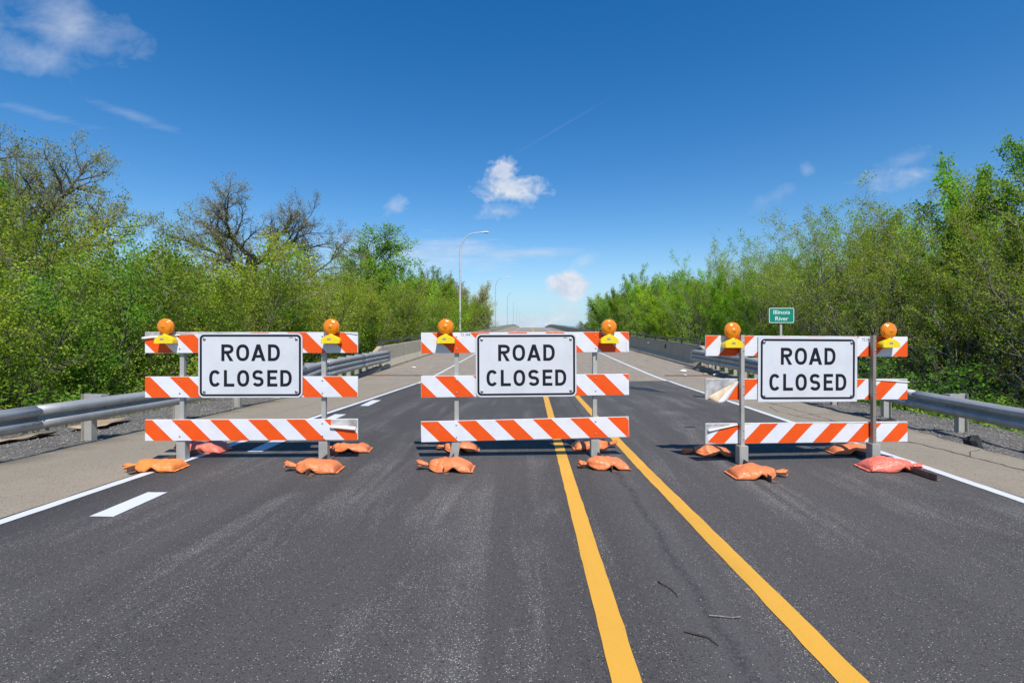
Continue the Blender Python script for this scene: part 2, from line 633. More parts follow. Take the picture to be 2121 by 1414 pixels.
def m_bark(name, a, b, scale=6):
    m = Mat(name, 0.93, spec=0.2)
    n = m.noise(scale, 6, 0.7, m.mapped((4, 4, 0.7)))
    m.color(m.ramp(n, [(0.3, a), (0.7, b)]))
    m.bump(n, 0.6, 0.03)
    return m.m


def m_bag(name, col):
    m = Mat(name, 0.33, spec=0.5)
    n = m.noise(7, 5, 0.6)
    c = m.mix(m.rng(n, 0.35, 0.72), tuple(min(1, v * 1.06) for v in col), tuple(v * 0.84 for v in col))
    d = m.noise(3.1, 5, 0.65)
    c = m.mix(m.rng(d, 0.55, 0.78, 0, 0.30), c, (0.45, 0.25, 0.16))
    m.color(c)
    m.rough(m.rng(m.noise(5, 4, 0.6), 0.3, 0.7, 0.24, 0.46))
    long_ = m.noise(9, 4, 0.55, m.mapped((0.9, 3.2, 1.6)), 1.6)
    crease = m.math('ABSOLUTE', m.math('SUBTRACT', m.noise(6, 3, 0.5, m.mapped((1.2, 2.4, 1), (3, 1, 2)), 1.0), 0.5))
    weave = m.noise(300, 1, 0.5)
    h = m.math('ADD', m.math('MULTIPLY', long_, 0.9), m.math('MULTIPLY', m.rng(crease, 0.0, 0.07, 0, 1), 0.30))
    m.bump(m.math('ADD', h, m.math('MULTIPLY', weave, 0.03)), 0.42, 0.03)
    return m.m


def m_gravel(name, a, b, c3):
    m = Mat(name, 0.95, spec=0.2)
    cell = m.voro(42, 'Color')
    s = m.N.new('ShaderNodeSeparateColor')
    m.L.new(cell, s.inputs[0])
    fine = m.noise(120, 3, 0.7)
    c = m.ramp(s.outputs[0], [(0.0, a), (0.6, b), (1.0, c3)])
    c = m.mix(m.rng(fine, 0.3, 0.7, 0.0, 0.45), c, a)
    big = m.noise(1.1, 5, 0.6)
    c = m.mix(m.rng(big, 0.45, 0.70, 0, 0.55), c, tuple(v * 0.5 for v in b))
    m.color(c)
    m.bump(m.math('ADD', m.math('MULTIPLY', m.voro(42), -1.0), m.math('MULTIPLY', fine, 0.4)), 0.9, 0.02)
    return m.m


def m_ground():
    m = Mat('earth_and_grass', 0.95, spec=0.15)
    n = m.noise(0.8, 6, 0.65)
    f = m.noise(30, 4, 0.7)
    g = m.ramp(n, [(0.35, (0.045, 0.065, 0.018)), (0.6, (0.075, 0.095, 0.028)), (0.8, (0.10, 0.082, 0.05))])
    m.color(m.mix(m.rng(f, 0.3, 0.7, 0, 0.5), g, (0.03, 0.035, 0.014)))
    m.bump(f, 0.8, 0.05)
    return m.m


def m_lens():
    m = Mat('amber_lens', 0.14, (0.95, 0.30, 0.004), spec=0.6)
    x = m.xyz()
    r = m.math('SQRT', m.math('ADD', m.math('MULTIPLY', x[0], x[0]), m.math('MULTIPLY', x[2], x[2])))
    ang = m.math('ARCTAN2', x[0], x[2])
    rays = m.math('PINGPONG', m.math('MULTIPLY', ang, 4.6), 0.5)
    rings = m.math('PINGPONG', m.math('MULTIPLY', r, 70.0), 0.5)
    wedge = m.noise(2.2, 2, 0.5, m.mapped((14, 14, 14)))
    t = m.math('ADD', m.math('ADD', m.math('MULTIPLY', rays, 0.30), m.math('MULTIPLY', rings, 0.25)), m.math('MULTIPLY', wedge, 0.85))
    m.color(m.ramp(t, [(0.20, (1.0, 0.50, 0.012)), (0.55, (1.0, 0.32, 0.003)), (0.95, (0.76, 0.165, 0.001))]))  # facet highlights and darker wedge reflections painted into the amber colour
    m.bump(m.math('ADD', m.math('MULTIPLY', rings, 0.5), m.math('MULTIPLY', rays, 0.22)), 0.22, 0.02)
    m.b.inputs['Coat Weight'].default_value = 0.8
    m.b.inputs['Coat Roughness'].default_value = 0.06
    tr = m.N.new('ShaderNodeBsdfTranslucent')
    tr.inputs['Color'].default_value = (1.0, 0.45, 0.01, 1)
    mx = m.N.new('ShaderNodeMixShader')
    mx.inputs[0].default_value = 0.30
    m.L.new(m.b.outputs[0], mx.inputs[1])
    m.L.new(tr.outputs[0], mx.inputs[2])
    m.L.new(mx.outputs[0], m.N['Material Output'].inputs['Surface'])
    return m.m


MT = dict(
    asphalt=m_asphalt(),
    shoulder=m_shoulder('old_chip_shoulder', (0.290, 0.248, 0.188), (0.160, 0.134, 0.098), (0.41, 0.360, 0.285)),
    slab=m_concrete('deck_concrete', (0.315, 0.268, 0.212), 0.5, 0.3, False),
    parapet=m_concrete('parapet_concrete', (0.45, 0.395, 0.295), 0.45),
    kerb=m_concrete('kerb_concrete', (0.20, 0.195, 0.18), 0.5),
    under=m_plain('joint_dark', (0.05, 0.045, 0.04), 0.95),
    white_line=m_paint('white_line_paint', (0.66, 0.675, 0.69), 0.35),
    white_old=m_paint('old_white_line_paint', (0.62, 0.61, 0.58), 1.3, (0.30, 0.27, 0.23)),
    yellow_line=m_paint('yellow_line_paint', (0.72, 0.375, 0.045), 0.3),
    tar=m_plain('tar', (0.022, 0.022, 0.024), 0.55, vary=0.3, scale=12),
    crack=m_plain('crack_dark', (0.05, 0.045, 0.04), 0.95),
    rubble=m_plain('broken_asphalt', (0.028, 0.027, 0.027), 0.95, vary=0.4, scale=30, bump=0.8, bscale=50),
    gravel=m_gravel('grey_gravel', (0.085, 0.078, 0.070), (0.175, 0.162, 0.145), (0.36, 0.34, 0.31)),
    stone=m_plain('gravel_stone', (0.24, 0.225, 0.20), 0.9, vary=0.5, scale=2.0),
    ground=m_ground(),
    galv=m_galv('galvanised_steel'),
    post=m_galv('galvanised_post', (0.46, 0.445, 0.40), 0.35, 0.55),
    post_dark=m_galv('weathered_brown_post', (0.31, 0.26, 0.21), 0.4, 0.5),
    lamp=m_galv('lamp_aluminium', (0.62, 0.63, 0.65), 0.35, 0.42),
    lamp_head=m_plain('lamp_head_grey', (0.66, 0.67, 0.66), 0.5),
    rusty=m_plain('rusty_angle_iron', (0.135, 0.095, 0.075), 0.7, 0.2, 0.45, 9),
    rail=m_plain('dark_rail_steel', (0.085, 0.085, 0.095), 0.5, 0.4),
    plank=m_plain('bare_plastic_plank', (0.36, 0.345, 0.33), 0.6, vary=0.55, scale=7),
    plank_white=m_plain('white_plastic_edge', (0.72, 0.72, 0.70), 0.55, vary=0.1),
    roll=m_plain('white_sheeting_back', (0.84, 0.83, 0.80), 0.5, vary=0.06),
    tan_back=m_plain('dirty_sheeting_back', (0.55, 0.42, 0.28), 0.7, vary=0.3, scale=14),
    sign_white=m_sign('white_sign_sheeting', (0.60, 0.612, 0.635)),
    sign_black=m_plain('black_sign_ink', (0.011, 0.012, 0.017), 0.6, vary=0.2, spec=0.2),
    sign_back=m_plain('sign_aluminium', (0.5, 0.5, 0.5), 0.45, 0.6),
    sign_green=m_plain('green_sign_sheeting', (0.0, 0.215, 0.135), 0.42, vary=0.08),
    print_blue=m_plain('blue_stencil_ink', (0.04, 0.06, 0.14), 0.6),
    bolt=m_plain('zinc_bolt', (0.30, 0.31, 0.33), 0.38, 0.85, 0.2, 30),
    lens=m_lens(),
    housing=m_plain('yellow_housing', (0.82, 0.60, 0.008), 0.34, vary=0.07, coat=0.3),
    sensor=m_plain('grey_sensor_plate', (0.27, 0.28, 0.27), 0.4, vary=0.3, scale=60),
    bag_orange=m_bag('orange_bag_plastic', (0.80, 0.225, 0.072)),
    bag_bright=m_bag('bright_orange_bag_plastic', (0.93, 0.27, 0.055)),
    bag_pink=m_bag('faded_red_bag_plastic', (0.86, 0.19, 0.125)),
    tie=m_plain('black_cable_tie', (0.02, 0.02, 0.022), 0.4),
    bark=m_bark('dark_bark', (0.060, 0.050, 0.042), (0.150, 0.130, 0.110)),
    bark_grey=m_bark('grey_bark', (0.13, 0.112, 0.095), (0.30, 0.265, 0.23)),
    twig=m_bark('dry_twig', (0.05, 0.042, 0.035), (0.13, 0.11, 0.09), 40),
    litter=m_plain('white_litter', (0.74, 0.74, 0.72), 0.6, vary=0.1),
    card=m_plain('brown_cardboard', (0.36, 0.26, 0.16), 0.85, vary=0.25),
    rust_plate=m_plain('rusty_joint_plate', (0.13, 0.075, 0.045), 0.85, vary=0.4, scale=10),
)

# ---------------------------------------------------------------- terrain and road
def deck_z(y):
    if y < 16:
        return 0.0
    if y < 22:
        return 0.038 * (y - 16) ** 2 / 12
    if y < 180:
        return 0.038 * (y - 19)
    return 0.038 * 161 + 0.038 * (y - 180) - 0.00015 * (y - 180) ** 2


def bridge_cx(y):
    return 0.37 - 0.0035 * max(0.0, y - 23)


def smooth(t):
    t = max(0.0, min(1.0, t))
    return t * t * (3 - 2 * t)


def ground_z(x, y):
    edge = 8.4 if x < 0 else 8.8
    t = smooth((abs(x) - edge) / 7.0)
    t = max(t, smooth((y - 25) / 7.0))
    base = -0.16 if x < 0 else -0.30
    return base + (-3.1 - base) * t + 0.10 * fbm(x, y, 0.25, 3, 3.3) * (0.15 + t)


def axis(segs):
    out = []
    for a, b, n in segs:
        out += list(np.linspace(a, b, n, endpoint=False))
    return out + [segs[-1][1]]


def grid_mesh(name, xs, ys, zf, mat, smooth_=True):
    V = [(x, y, zf(x, y)) for y in ys for x in xs]
    n = len(xs)
    Q = [(j * n + i, j * n + i + 1, (j + 1) * n + i + 1, (j + 1) * n + i) for j in range(len(ys) - 1) for i in range(n - 1)]
    return fast_mesh(name, V, Q, mat, smooth_)


gx = axis([(-4000, -300, 6), (-300, -40, 13), (-40, 40, 80), (40, 300, 13), (300, 4000, 6)])
gy = axis([(-400, -30, 8), (-30, 60, 60), (60, 300, 40), (300, 6000, 10)])
tag(obj('ground', grid_mesh('ground', gx, gy, ground_z, MT['ground'])), 'earth and grass ground falling away on both sides of the road', kind='structure')


def interp(tab, y):
    ys = [a for a, _ in tab]
    return float(np.interp(y, ys, [b for _, b in tab]))


LEFT_LINE = [(-20, -4.17), (4, -4.17), (8.5, -4.09), (17, -3.92), (30, bridge_cx(30) - 4.27), (420, bridge_cx(420) - 4.27)]
RIGHT_LINE = [(-20, 4.20), (4.7, 4.35), (6.8, 4.45), (14, 4.70), (18, 4.80), (28, 4.70), (60, bridge_cx(60) + 4.27), (420, bridge_cx(420) + 4.27)]
YEL_L = [(-20, 0.40), (2.2, 0.39), (7.9, 0.345), (12.4, 0.33), (30, 0.22), (110, -0.10), (420, bridge_cx(420) - 0.15)]
YEL_R = [(-20, 1.42), (2.2, 1.33), (3.4, 1.30), (5.8, 1.23), (7.9, 1.19), (13.2, 1.14), (20, 0.92), (35, 0.52), (110, 0.18), (420, bridge_cx(420) + 0.15)]

# shoulders: old sheets with ragged outer edges
def strip(name, xa, xb, ys, nx, zf, mat, rag_a=0.0, rag_b=0.0, seed=1.0, thick=0.0):
    V, n = [], nx + 1
    for y in ys:
        a = xa(y) + rag_a * fbm(y, seed, 2.2, 4, seed)
        b = xb(y) + rag_b * fbm(y, seed, 2.2, 4, seed + 5)
        for i in range(n):
            x = a + (b - a) * i / nx
            V.append((x, y, zf(x, y)))
    Q = [(j * n + i, j * n + i + 1, (j + 1) * n + i + 1, (j + 1) * n + i) for j in range(len(ys) - 1) for i in range(nx)]
    if thick:
        m0 = len(V)
        V += [(x, y, z - thick) for (x, y, z) in V]
        for j in range(len(ys) - 1):
            for i, fl in ((0, 1), (nx, 0)):
                p = (j * n + i, (j + 1) * n + i, m0 + (j + 1) * n + i, m0 + j * n + i)
                Q.append(p if fl else p[::-1])
        for j, fl in ((0, 0), (len(ys) - 1, 1)):
            for i in range(nx):
                p = (j * n + i, j * n + i + 1, m0 + j * n + i + 1, m0 + j * n + i)
                Q.append(p[::-1] if fl else p)
    return fast_mesh(name, V, Q, mat)


ys_s = list(np.linspace(-15, 17.2, 240))
sh_l = tag(obj('shoulder_left', strip('shoulder_left', lambda y: -6.30, lambda y: -4.0, ys_s, 4, lambda x, y: 0.0, MT['shoulder'], 0.10, 0.0, 2.0, 0.12)), 'pale worn aggregate shoulder beside the left guardrail', kind='structure')
sh_r = tag(obj('shoulder_right', strip('shoulder_right', lambda y: 4.2, lambda y: 5.95 + 0.05 * min(max(y - 6, 0), 8), ys_s, 4, lambda x, y: 0.0, MT['shoulder'], 0.0, 0.09, 4.0, 0.22)), 'pale cracked aggregate shoulder beside the right guardrail', kind='structure')

# the asphalt overlay, its far end slightly skewed
ys_a = list(np.linspace(-15, 1, 160))
road_far = lambda x: 17.05 + (x + 3.9) * 0.163
V, nx, ny = [], 10, 260
for j in range(ny + 1):
    t = j / ny
    for i in range(nx + 1):
        s = i / nx
        y0 = -15 + (17.2 + 15) * t
        xl = interp(LEFT_LINE, y0) - 0.10 + 0.02 * fbm(y0, 0, 3, 3, 8)
        xr = interp(RIGHT_LINE, y0) + 0.11 + 0.02 * fbm(y0, 9, 3, 3, 2)
        x = xl + (xr - xl) * s
        y = -15 + (road_far(x) + 15 + 0.05 * fbm(x, 3, 2.5, 3, 6) * (t > 0.99)) * t
        V.append((x, y, max(0.0, deck_z(y)) + 0.014))
Q = [(j * (nx + 1) + i, j * (nx + 1) + i + 1, (j + 1) * (nx + 1) + i + 1, (j + 1) * (nx + 1) + i) for j in range(ny) for i in range(nx)]
m0 = len(V)
V += [(x, y, z - 0.03) for x, y, z in V]
for j in range(ny):
    for i, fl in ((0, 1), (nx, 0)):
        p = (j * (nx + 1) + i, (j + 1) * (nx + 1) + i, m0 + (j + 1) * (nx + 1) + i, m0 + j * (nx + 1) + i)
        Q.append(p if fl else p[::-1])
for i in range(nx):
    p = (ny * (nx + 1) + i, ny * (nx + 1) + i + 1, m0 + ny * (nx + 1) + i + 1, m0 + ny * (nx + 1) + i)
    Q.append(p[::-1])
road = tag(obj('road', fast_mesh('road', V, Q, MT['asphalt'])), 'dark grey asphalt road running up to the bridge', kind='structure')


# painted lines, laid 4 mm above whatever they lie on
def surf(x, y):
    if y < road_far(x) - 0.02 and -4.32 < x < 4.95:
        return 0.014 + max(0.0, deck_z(y))
    return max(0.0, deck_z(y))


def paint_line(name, tab, w, y0, y1, step, mat, seed, parent, lift=0.004, jag=0.006):
    ys = list(np.arange(y0, y1, step)) + [y1]
    V = []
    for y in ys:
        c = interp(tab, y)
        a = c - w / 2 + jag * fbm(y, 0, 6, 3, seed)
        b = c + w / 2 + jag * fbm(y, 3, 6, 3, seed)
        for i in range(3):
            x = a + (b - a) * i / 2
            V.append((x, y, surf(c, y) + lift))
    Q = [(j * 3 + i, j * 3 + i + 1, (j + 1) * 3 + i + 1, (j + 1) * 3 + i) for j in range(len(ys) - 1) for i in range(2)]
    return obj(name, fast_mesh(name, V, Q, mat), parent)


paint_line('edge_line', LEFT_LINE, 0.115, -14, 17.0, 0.12, MT['white_line'], 1, road)
paint_line('edge_line', RIGHT_LINE, 0.115, -14, 18.35, 0.12, MT['white_line'], 2, road)
paint_line('centre_line', YEL_L, 0.128, -14, 17.6, 0.12, MT['yellow_line'], 3, road)
paint_line('centre_line', YEL_R, 0.128, -14, 17.7, 0.12, MT['yellow_line'], 4, road)
for k, q in enumerate((((-3.585, 4.00), (-3.385, 4.00), (-3.425, 4.66), (-3.61, 4.66)),
                       ((-3.665, 6.43), (-3.475, 6.43), (-3.52, 7.22), (-3.74, 7.22)),
                       ((-3.80, 9.05), (-3.60, 9.05), (-3.62, 9.80), (-3.84, 9.80)),
                       ((-3.80, 11.10), (-3.61, 11.10), (-3.66, 12.2), (-3.87, 12.2)))):
    (x0, ya), (x1, _), (x2, yb), (x3, _) = q
    V, n = [], 9
    for j in range(n + 1):
        t = j / n
        a, b = x0 + (x3 - x0) * t, x1 + (x2 - x1) * t
        for i in range(4):
            s = i / 3
            V.append((a + (b - a) * s + 0.004 * fbm(j, i, 1.7, 2, k), ya + (yb - ya) * t + 0.012 * fbm(i, j, 2.1, 2, k + 4), 0.0185))
    Q = [(j * 4 + i, j * 4 + i + 1, (j + 1) * 4 + i + 1, (j + 1) * 4 + i) for j in range(n) for i in range(3)]
    obj('dash', fast_mesh('dash', V, Q, MT['white_line']), road)


def blob(name, pts, z, mat, parent, seed=0.0, n=64, jag=0.03):
    c = np.mean(np.array(pts), axis=0)
    k = len(pts)
    V = [(c[0], c[1], z)]
    for i in range(n):
        t = i / n * k
        a, b = pts[int(t) % k], pts[(int(t) + 1) % k]
        f = t - int(t)
        x, y = a[0] + (b[0] - a[0]) * f, a[1] + (b[1] - a[1]) * f
        V.append((x + jag * fbm(x, y, 3, 3, seed), y + jag * 2 * fbm(y, x, 3, 3, seed + 2), z))
    return obj(name, mesh_of(name, V, [(0, 1 + i, 1 + (i + 1) % n) for i in range(n)], mat), parent)


blob('tar_patch', [(2.2, 16.9), (3.0, 16.35), (3.5, 15.7), (3.75, 14.25), (3.35, 14.75), (2.95, 15.4), (2.2, 16.1)], 0.0185, MT['tar'], road, 1.0)
blob('tar_smear', [(4.15, 13.6), (4.5, 13.4), (4.45, 13.1), (4.1, 13.2)], 0.0185, MT['tar'], road, 2.0)
blob('tar_smear', [(2.5, 8.6), (2.66, 8.62), (2.7, 8.55), (2.5, 8.53)], 0.0185, MT['tar'], road, 2.6, jag=0.01)


# cracks in the right shoulder (and a few in the left)
def crack(pts, w, parent, seed):
    rr = random.Random(seed)
    path = []
    for (a, b) in zip(pts[:-1], pts[1:]):
        n = max(2, int(math.dist(a, b) / 0.10))
        for i in range(n):
            f = i / n
            path.append((a[0] + (b[0] - a[0]) * f + rr.uniform(-.018, .018), a[1] + (b[1] - a[1]) * f))
    path.append(pts[-1])
    V = []
    for i, p in enumerate(path):
        q0, q1 = path[max(0, i - 1)], path[min(len(path) - 1, i + 1)]
        dx, dy = q1[0] - q0[0], q1[1] - q0[1]
        l = math.hypot(dx, dy) or 1
        ww = w * rr.uniform(0.25, 1.0) / 2
        V += [(p[0] - dy / l * ww, p[1] + dx / l * ww, 0.004), (p[0] + dy / l * ww, p[1] - dx / l * ww, 0.004)]
    Q = [(2 * i, 2 * i + 1, 2 * i + 3, 2 * i + 2) for i in range(len(path) - 1)]
    obj('crack', fast_mesh('crack', V, Q, MT['crack']), parent)


crack([(5.55, 5.2), (5.45, 5.9), (5.42, 6.6), (5.40, 7.3), (5.30, 8.0), (5.38, 9.1), (5.45, 10.2), (5.52, 11.6), (5.5, 13.0)], 0.028, sh_r, 1)
crack([(5.40, 7.3), (5.15, 7.75), (5.08, 8.5)], 0.018, sh_r, 2)
crack([(5.38, 9.1), (5.1, 9.8), (4.98, 10.7), (5.2, 11.5)], 0.02, sh_r, 3)
crack([(5.0, 10.0), (5.5, 10.3), (6.0, 10.25)], 0.016, sh_r, 4)
crack([(4.95, 11.6), (5.5, 11.9), (6.2, 12.3)], 0.018, sh_r, 5)
crack([(5.42, 6.6), (5.7, 6.9), (5.9, 7.0)], 0.014, sh_r, 6)
crack([(5.1, 13.2), (5.7, 13.6), (6.3, 13.5)], 0.02, sh_r, 7)
crack([(-6.1, 13.2), (-5.2, 13.0), (-4.3, 13.3)], 0.016, sh_l, 8)
crack([(-5.3, 9.4), (-5.0, 10.6), (-5.1, 12.0)], 0.010, sh_l, 9)


# gravel verges, lumpy sheets
def verge_left(x, y):
    t = (x + 8.9) / 2.8
    return -0.13 + 0.11 * smooth(t) + 0.022 * fbm(x, y, 3.0, 4, 1.0) - 0.03 * smooth((x + 6.35) / 0.25)


def verge_right(x, y):
    return -0.155 - 0.10 * smooth((x - 7.2) / 1.8) + 0.028 * fbm(x, y, 3.0, 4, 2.0) + 0.04 * fbm(x, y, 0.9, 2, 7.0)


vy = list(np.linspace(-10, 22, 260))
vl = tag(obj('gravel_verge_left', grid_mesh('gravel_verge_left', list(np.linspace(-8.9, -6.1, 30)), vy, verge_left, MT['gravel'])), 'grey gravel verge under and behind the left guardrail', kind='structure')
vr = tag(obj('gravel_verge_right', grid_mesh('gravel_verge_right', list(np.linspace(5.7, 9.1, 34)), vy, verge_right, MT['gravel'])), 'dark gravel verge under and behind the right guardrail', kind='structure')

# loose stones
rs = np.random.default_rng(5)


def stones(name, n, fx, fy, fz, smin, smax, mat, label):
    base = np.array([(1, 0, 0), (-1, 0, 0), (0, 1, 0), (0, -1, 0), (0, 0, 1), (0, 0, -1)], float)
    tri = np.array([(0, 2, 4), (2, 1, 4), (1, 3, 4), (3, 0, 4), (2, 0, 5), (1, 2, 5), (3, 1, 5), (0, 3, 5)])
    V, Q, R = [], [], []
    for k in range(n):
        x, y = fx(), fy()
        s = smin * (smax / smin) ** (rs.random() ** 2.2)
        p = base * rs.uniform(0.6, 1.25, (6, 1)) * np.array([s, s * rs.uniform(.6, 1), s * rs.uniform(.4, .8)])
        a = rs.uniform(0, 6.28)
        c_, s_ = math.cos(a), math.sin(a)
        p = p @ np.array([[c_, s_, 0], [-s_, c_, 0], [0, 0, 1]])
        V.append(p + (x, y, fz(x, y) + s * 0.22))
        Q.append(tri + 6 * k)
    return tag(obj(name, fast_mesh(name, np.concatenate(V), np.concatenate(Q), mat)), label, 'gravel', kind='stuff')


stones('loose_gravel', 5200, lambda: rs.uniform(-8.7, -6.35), lambda: rs.uniform(3, 21), verge_left, 0.008, 0.030, MT['stone'], 'loose grey stones scattered along the left verge')
stones('loose_gravel', 5200, lambda: rs.uniform(6.1, 8.9), lambda: rs.uniform(4, 21), verge_right, 0.008, 0.032, MT['stone'], 'loose grey stones scattered along the right verge')
stones('broken_asphalt_crumbs', 2600, lambda: 6.02 + abs(rs.normal(0, 0.10)), lambda: rs.uniform(4, 17), lambda x, y: verge_right(x + 0.05 * min(max(y - 6, 0), 8), y) + 0.02, 0.012, 0.060, MT['rubble'], 'black crumbs of broken asphalt along the right shoulder edge')
stones('road_grit', 420, lambda: rs.uniform(-3.5, 4.2), lambda: rs.uniform(1.6, 10), lambda x, y: 0.015, 0.003, 0.007, MT['stone'], 'tiny pale grit lying about on the asphalt')
stones('seam_grit', 260, lambda: rs.normal(0.93, 0.10), lambda: rs.uniform(1.6, 9), lambda x, y: 0.015, 0.003, 0.008, MT['stone'], 'tiny grit gathered along the paving seam between the yellow lines')

# ---------------------------------------------------------------- the bridge
bridge = tag(empty('road_bridge', (0, 20, 0)), 'concrete road bridge climbing to a crest beyond the barricades', 'bridge')
BO = Vector((0, 20, 0))


def bput(name, mb, mat, parent=None, smooth_=None, bevel=0.0):
    mb.v = [(p[0] - BO.x, p[1] - BO.y, p[2] - BO.z) for p in mb.v]
    o = mb.obj(name, mat, bridge if parent is None else parent, smooth_, bevel)
    return o


# supporting deck below the slabs
mb = MB()
yy = axis([(17.3, 180, 60), (180, 430, 60)])
for ya, yb in zip(yy[:-1], yy[1:]):
    za, zb = deck_z(ya) - 0.05, deck_z(yb) - 0.05
    ca, cb = bridge_cx(ya), bridge_cx(yb)
    pa = [(ca - 7.5, ya, za), (ca + 7.5, ya, za), (ca + 7.5, ya, za - 0.7), (ca - 7.5, ya, za - 0.7)]
    pb = [(cb - 7.5, yb, zb), (cb + 7.5, yb, zb), (cb + 7.5, yb, zb - 0.7), (cb - 7.5, yb, zb - 0.7)]
    mb.add(pa + pb, [(0, 4, 5, 1), (1, 5, 6, 2), (2, 6, 7, 3), (3, 7, 4, 0)])
bput('deck', mb, MT['under'])
cuts = [17.2, 20.35, 23.6] + [23.6 + 6.1 * k for k in range(1, 36)] + [250, 290, 340, 430]
for k, (ya, yb) in enumerate(zip(cuts[:-1], cuts[1:])):
    g = 0.018
    ya2, yb2 = ya + g, yb - g
    for side in (-1, 1):
        ca, cb = bridge_cx(ya), bridge_cx(yb)
        xo = 7.1
        xa0, xa1 = (ca - xo, ca - 0.01) if side < 0 else (ca + 0.01, ca + xo)
        xb0, xb1 = (cb - xo, cb - 0.01) if side < 0 else (cb + 0.01, cb + xo)
        m2 = MB()
        n = 4 if yb < 40 else (2 if yb < 240 else 8)
        rows = []
        for j in range(n + 1):
            t = j / n
            y = ya2 + (yb2 - ya2) * t
            rows.append([(xa0 + (xb0 - xa0) * t, y, deck_z(y)), (xa1 + (xb1 - xa1) * t, y, deck_z(y)),
                         (xa1 + (xb1 - xa1) * t, y, deck_z(y) - 0.045), (xa0 + (xb0 - xa0) * t, y, deck_z(y) - 0.045)])
        for a, b in zip(rows[:-1], rows[1:]):
            m2.add(a + b, [(0, 4, 5, 1)[::-1], (1, 5, 6, 2)[::-1], (3, 7, 4, 0)[::-1]])
        m2.add(rows[0], [(0, 1, 2, 3)])
        m2.add(rows[-1], [(3, 2, 1, 0)])
        bput('slab', m2, MT['slab'])
for tab, w, y0, mat in ((LEFT_LINE, 0.13, 17.2, MT['white_old']), (RIGHT_LINE, 0.13, 18.5, MT['white_line'])):
    ln = paint_line('edge_line', tab, w, y0, 300, 0.5, mat, 6, None)
    ln.parent = bridge
    ln.matrix_parent_inverse = Matrix.Translation(-BO)
for tab, y0 in ((YEL_L, 17.75), (YEL_R, 17.85)):
    ln = paint_line('centre_line', tab, 0.125, y0, 300, 0.5, MT['yellow_line'], 6, None)
    ln.parent = bridge
    ln.matrix_parent_inverse = Matrix.Translation(-BO)
# rusty expansion joint plates on the shoulders
for x0, x1, y in ((-6.85, -4.45, 20.35), (5.25, 7.35, 20.6)):
    m2 = MB().box(((x0 + x1) / 2, y, deck_z(y) + 0.012), (x1 - x0, 0.17, 0.026))
    bput('joint_plate', m2, MT['rust_plate'], bevel=0.004)

PAR = [(0, 0), (0, 0.08), (0.17, 0.37), (0.235, 1.02), (0.255, 1.04), (0.43, 1.04), (0.45, 1.02), (0.45, -0.05), (0, -0.05)]


def parapet_x(side, y):
    return bridge_cx(y) + side * 7.12


for side in (-1, 1):
    first = 23.35 if side < 0 else 24.05
    jl = [first, first + 4.5] + [first + 4.5 + 6.4 * k for k in range(1, 31)] + [250, 290, 340, 420]
    for k, (ya, yb) in enumerate(zip(jl[:-1], jl[1:])):
        m2 = MB()
        n = 1 if yb < 200 else 5
        prev = None
        for j in range(n + 1):
            y = ya + 0.012 + (yb - ya - 0.024) * j / n
            cur = [(parapet_x(side, y) + side * a, y, deck_z(y) + z) for a, z in PAR]
            if prev:
                m2.extrude(None, prev, cur)
            prev = cur
        bput('parapet_section', m2, MT['parapet'], smooth_=None, bevel=0.012 if (yb < 60 and n == 1) else 0.0)
    # sloping end block behind the guardrail
    y1, y0 = first - 0.012, first - 1.25
    pb = [(parapet_x(side, y1) + side * a, y1, deck_z(y1) + z) for a, z in PAR]
    pa = [(parapet_x(side, y0) + side * (a * 0.6 + 0.20), y0, deck_z(y0) + (z * 0.60 if z > 0.1 else z)) for a, z in PAR]
    bput('parapet_end', MB().extrude(None, pa, pb), MT['parapet'], bevel=0.012)
    # low kerb running back from the parapet under the guardrail
    m2 = MB()
    y2 = 18.3
    xk0, xk1 = (-6.78, -6.62) if side < 0 else (7.48, 7.30)
    pa = [(xk0 - side * .10, y2, 0.0), (xk0 + side * .10, y2, 0.0), (xk0 + side * .10, y2, 0.10), (xk0 - side * .08, y2, 0.10)]
    pb = [(xk1 - side * .0, y0, 0.02), (xk1 + side * .22, y0, 0.02), (xk1 + side * .22, y0, 0.36), (xk1 + side * .02, y0, 0.36)]
    bput('kerb', MB().extrude(None, pa, pb), MT['kerb'], bevel=0.01)
    # steel rail on the parapet
    ys_r = list(np.arange(first + 0.25, 200, 2.0)) + list(np.arange(200, 400, 6.0))
    m2 = MB()
    prev = None
    sec = [(0.28, 1.205), (0.28, 1.285), (0.36, 1.285), (0.36, 1.205)]
    for y in ys_r:
        cur = [(parapet_x(side, y) + side * a, y, deck_z(y) + z) for a, z in sec]
        if prev:
            m2.add(prev + cur, [(i, (i + 1) % 4, 4 + (i + 1) % 4, 4 + i) for i in range(4)])
        else:
            m2.add(cur, [(0, 1, 2, 3)])
        prev = cur
    rail = bput('railing', m2, MT['rail'])
    y = first + 0.30
    while y < 236:
        m3 = MB()
        x, z = parapet_x(side, y) + side * 0.32, deck_z(y)
        m3.box((x, y, z + 1.13), (0.075, 0.11, 0.155))
        m3.box((x, y, z + 1.047), (0.15, 0.19, 0.022))
        bput('rail_post', m3, MT['rail'], rail)
        y += 2.85
# plates on the right parapet
yp = 33.6
for (yp, w, h, zc, mat) in ((34.3, 0.55, 0.14, 0.78, MT['litter']), (30.0, 0.26, 0.22, 0.74, MT['under'])):
    x = parapet_x(1, yp) + 0.17 + 0.065 * (zc - 0.37) / 0.65
    bput('plate', MB().box((x - 0.008, yp, deck_z(yp) + zc), (0.02, w, h), ry=0.1), mat)
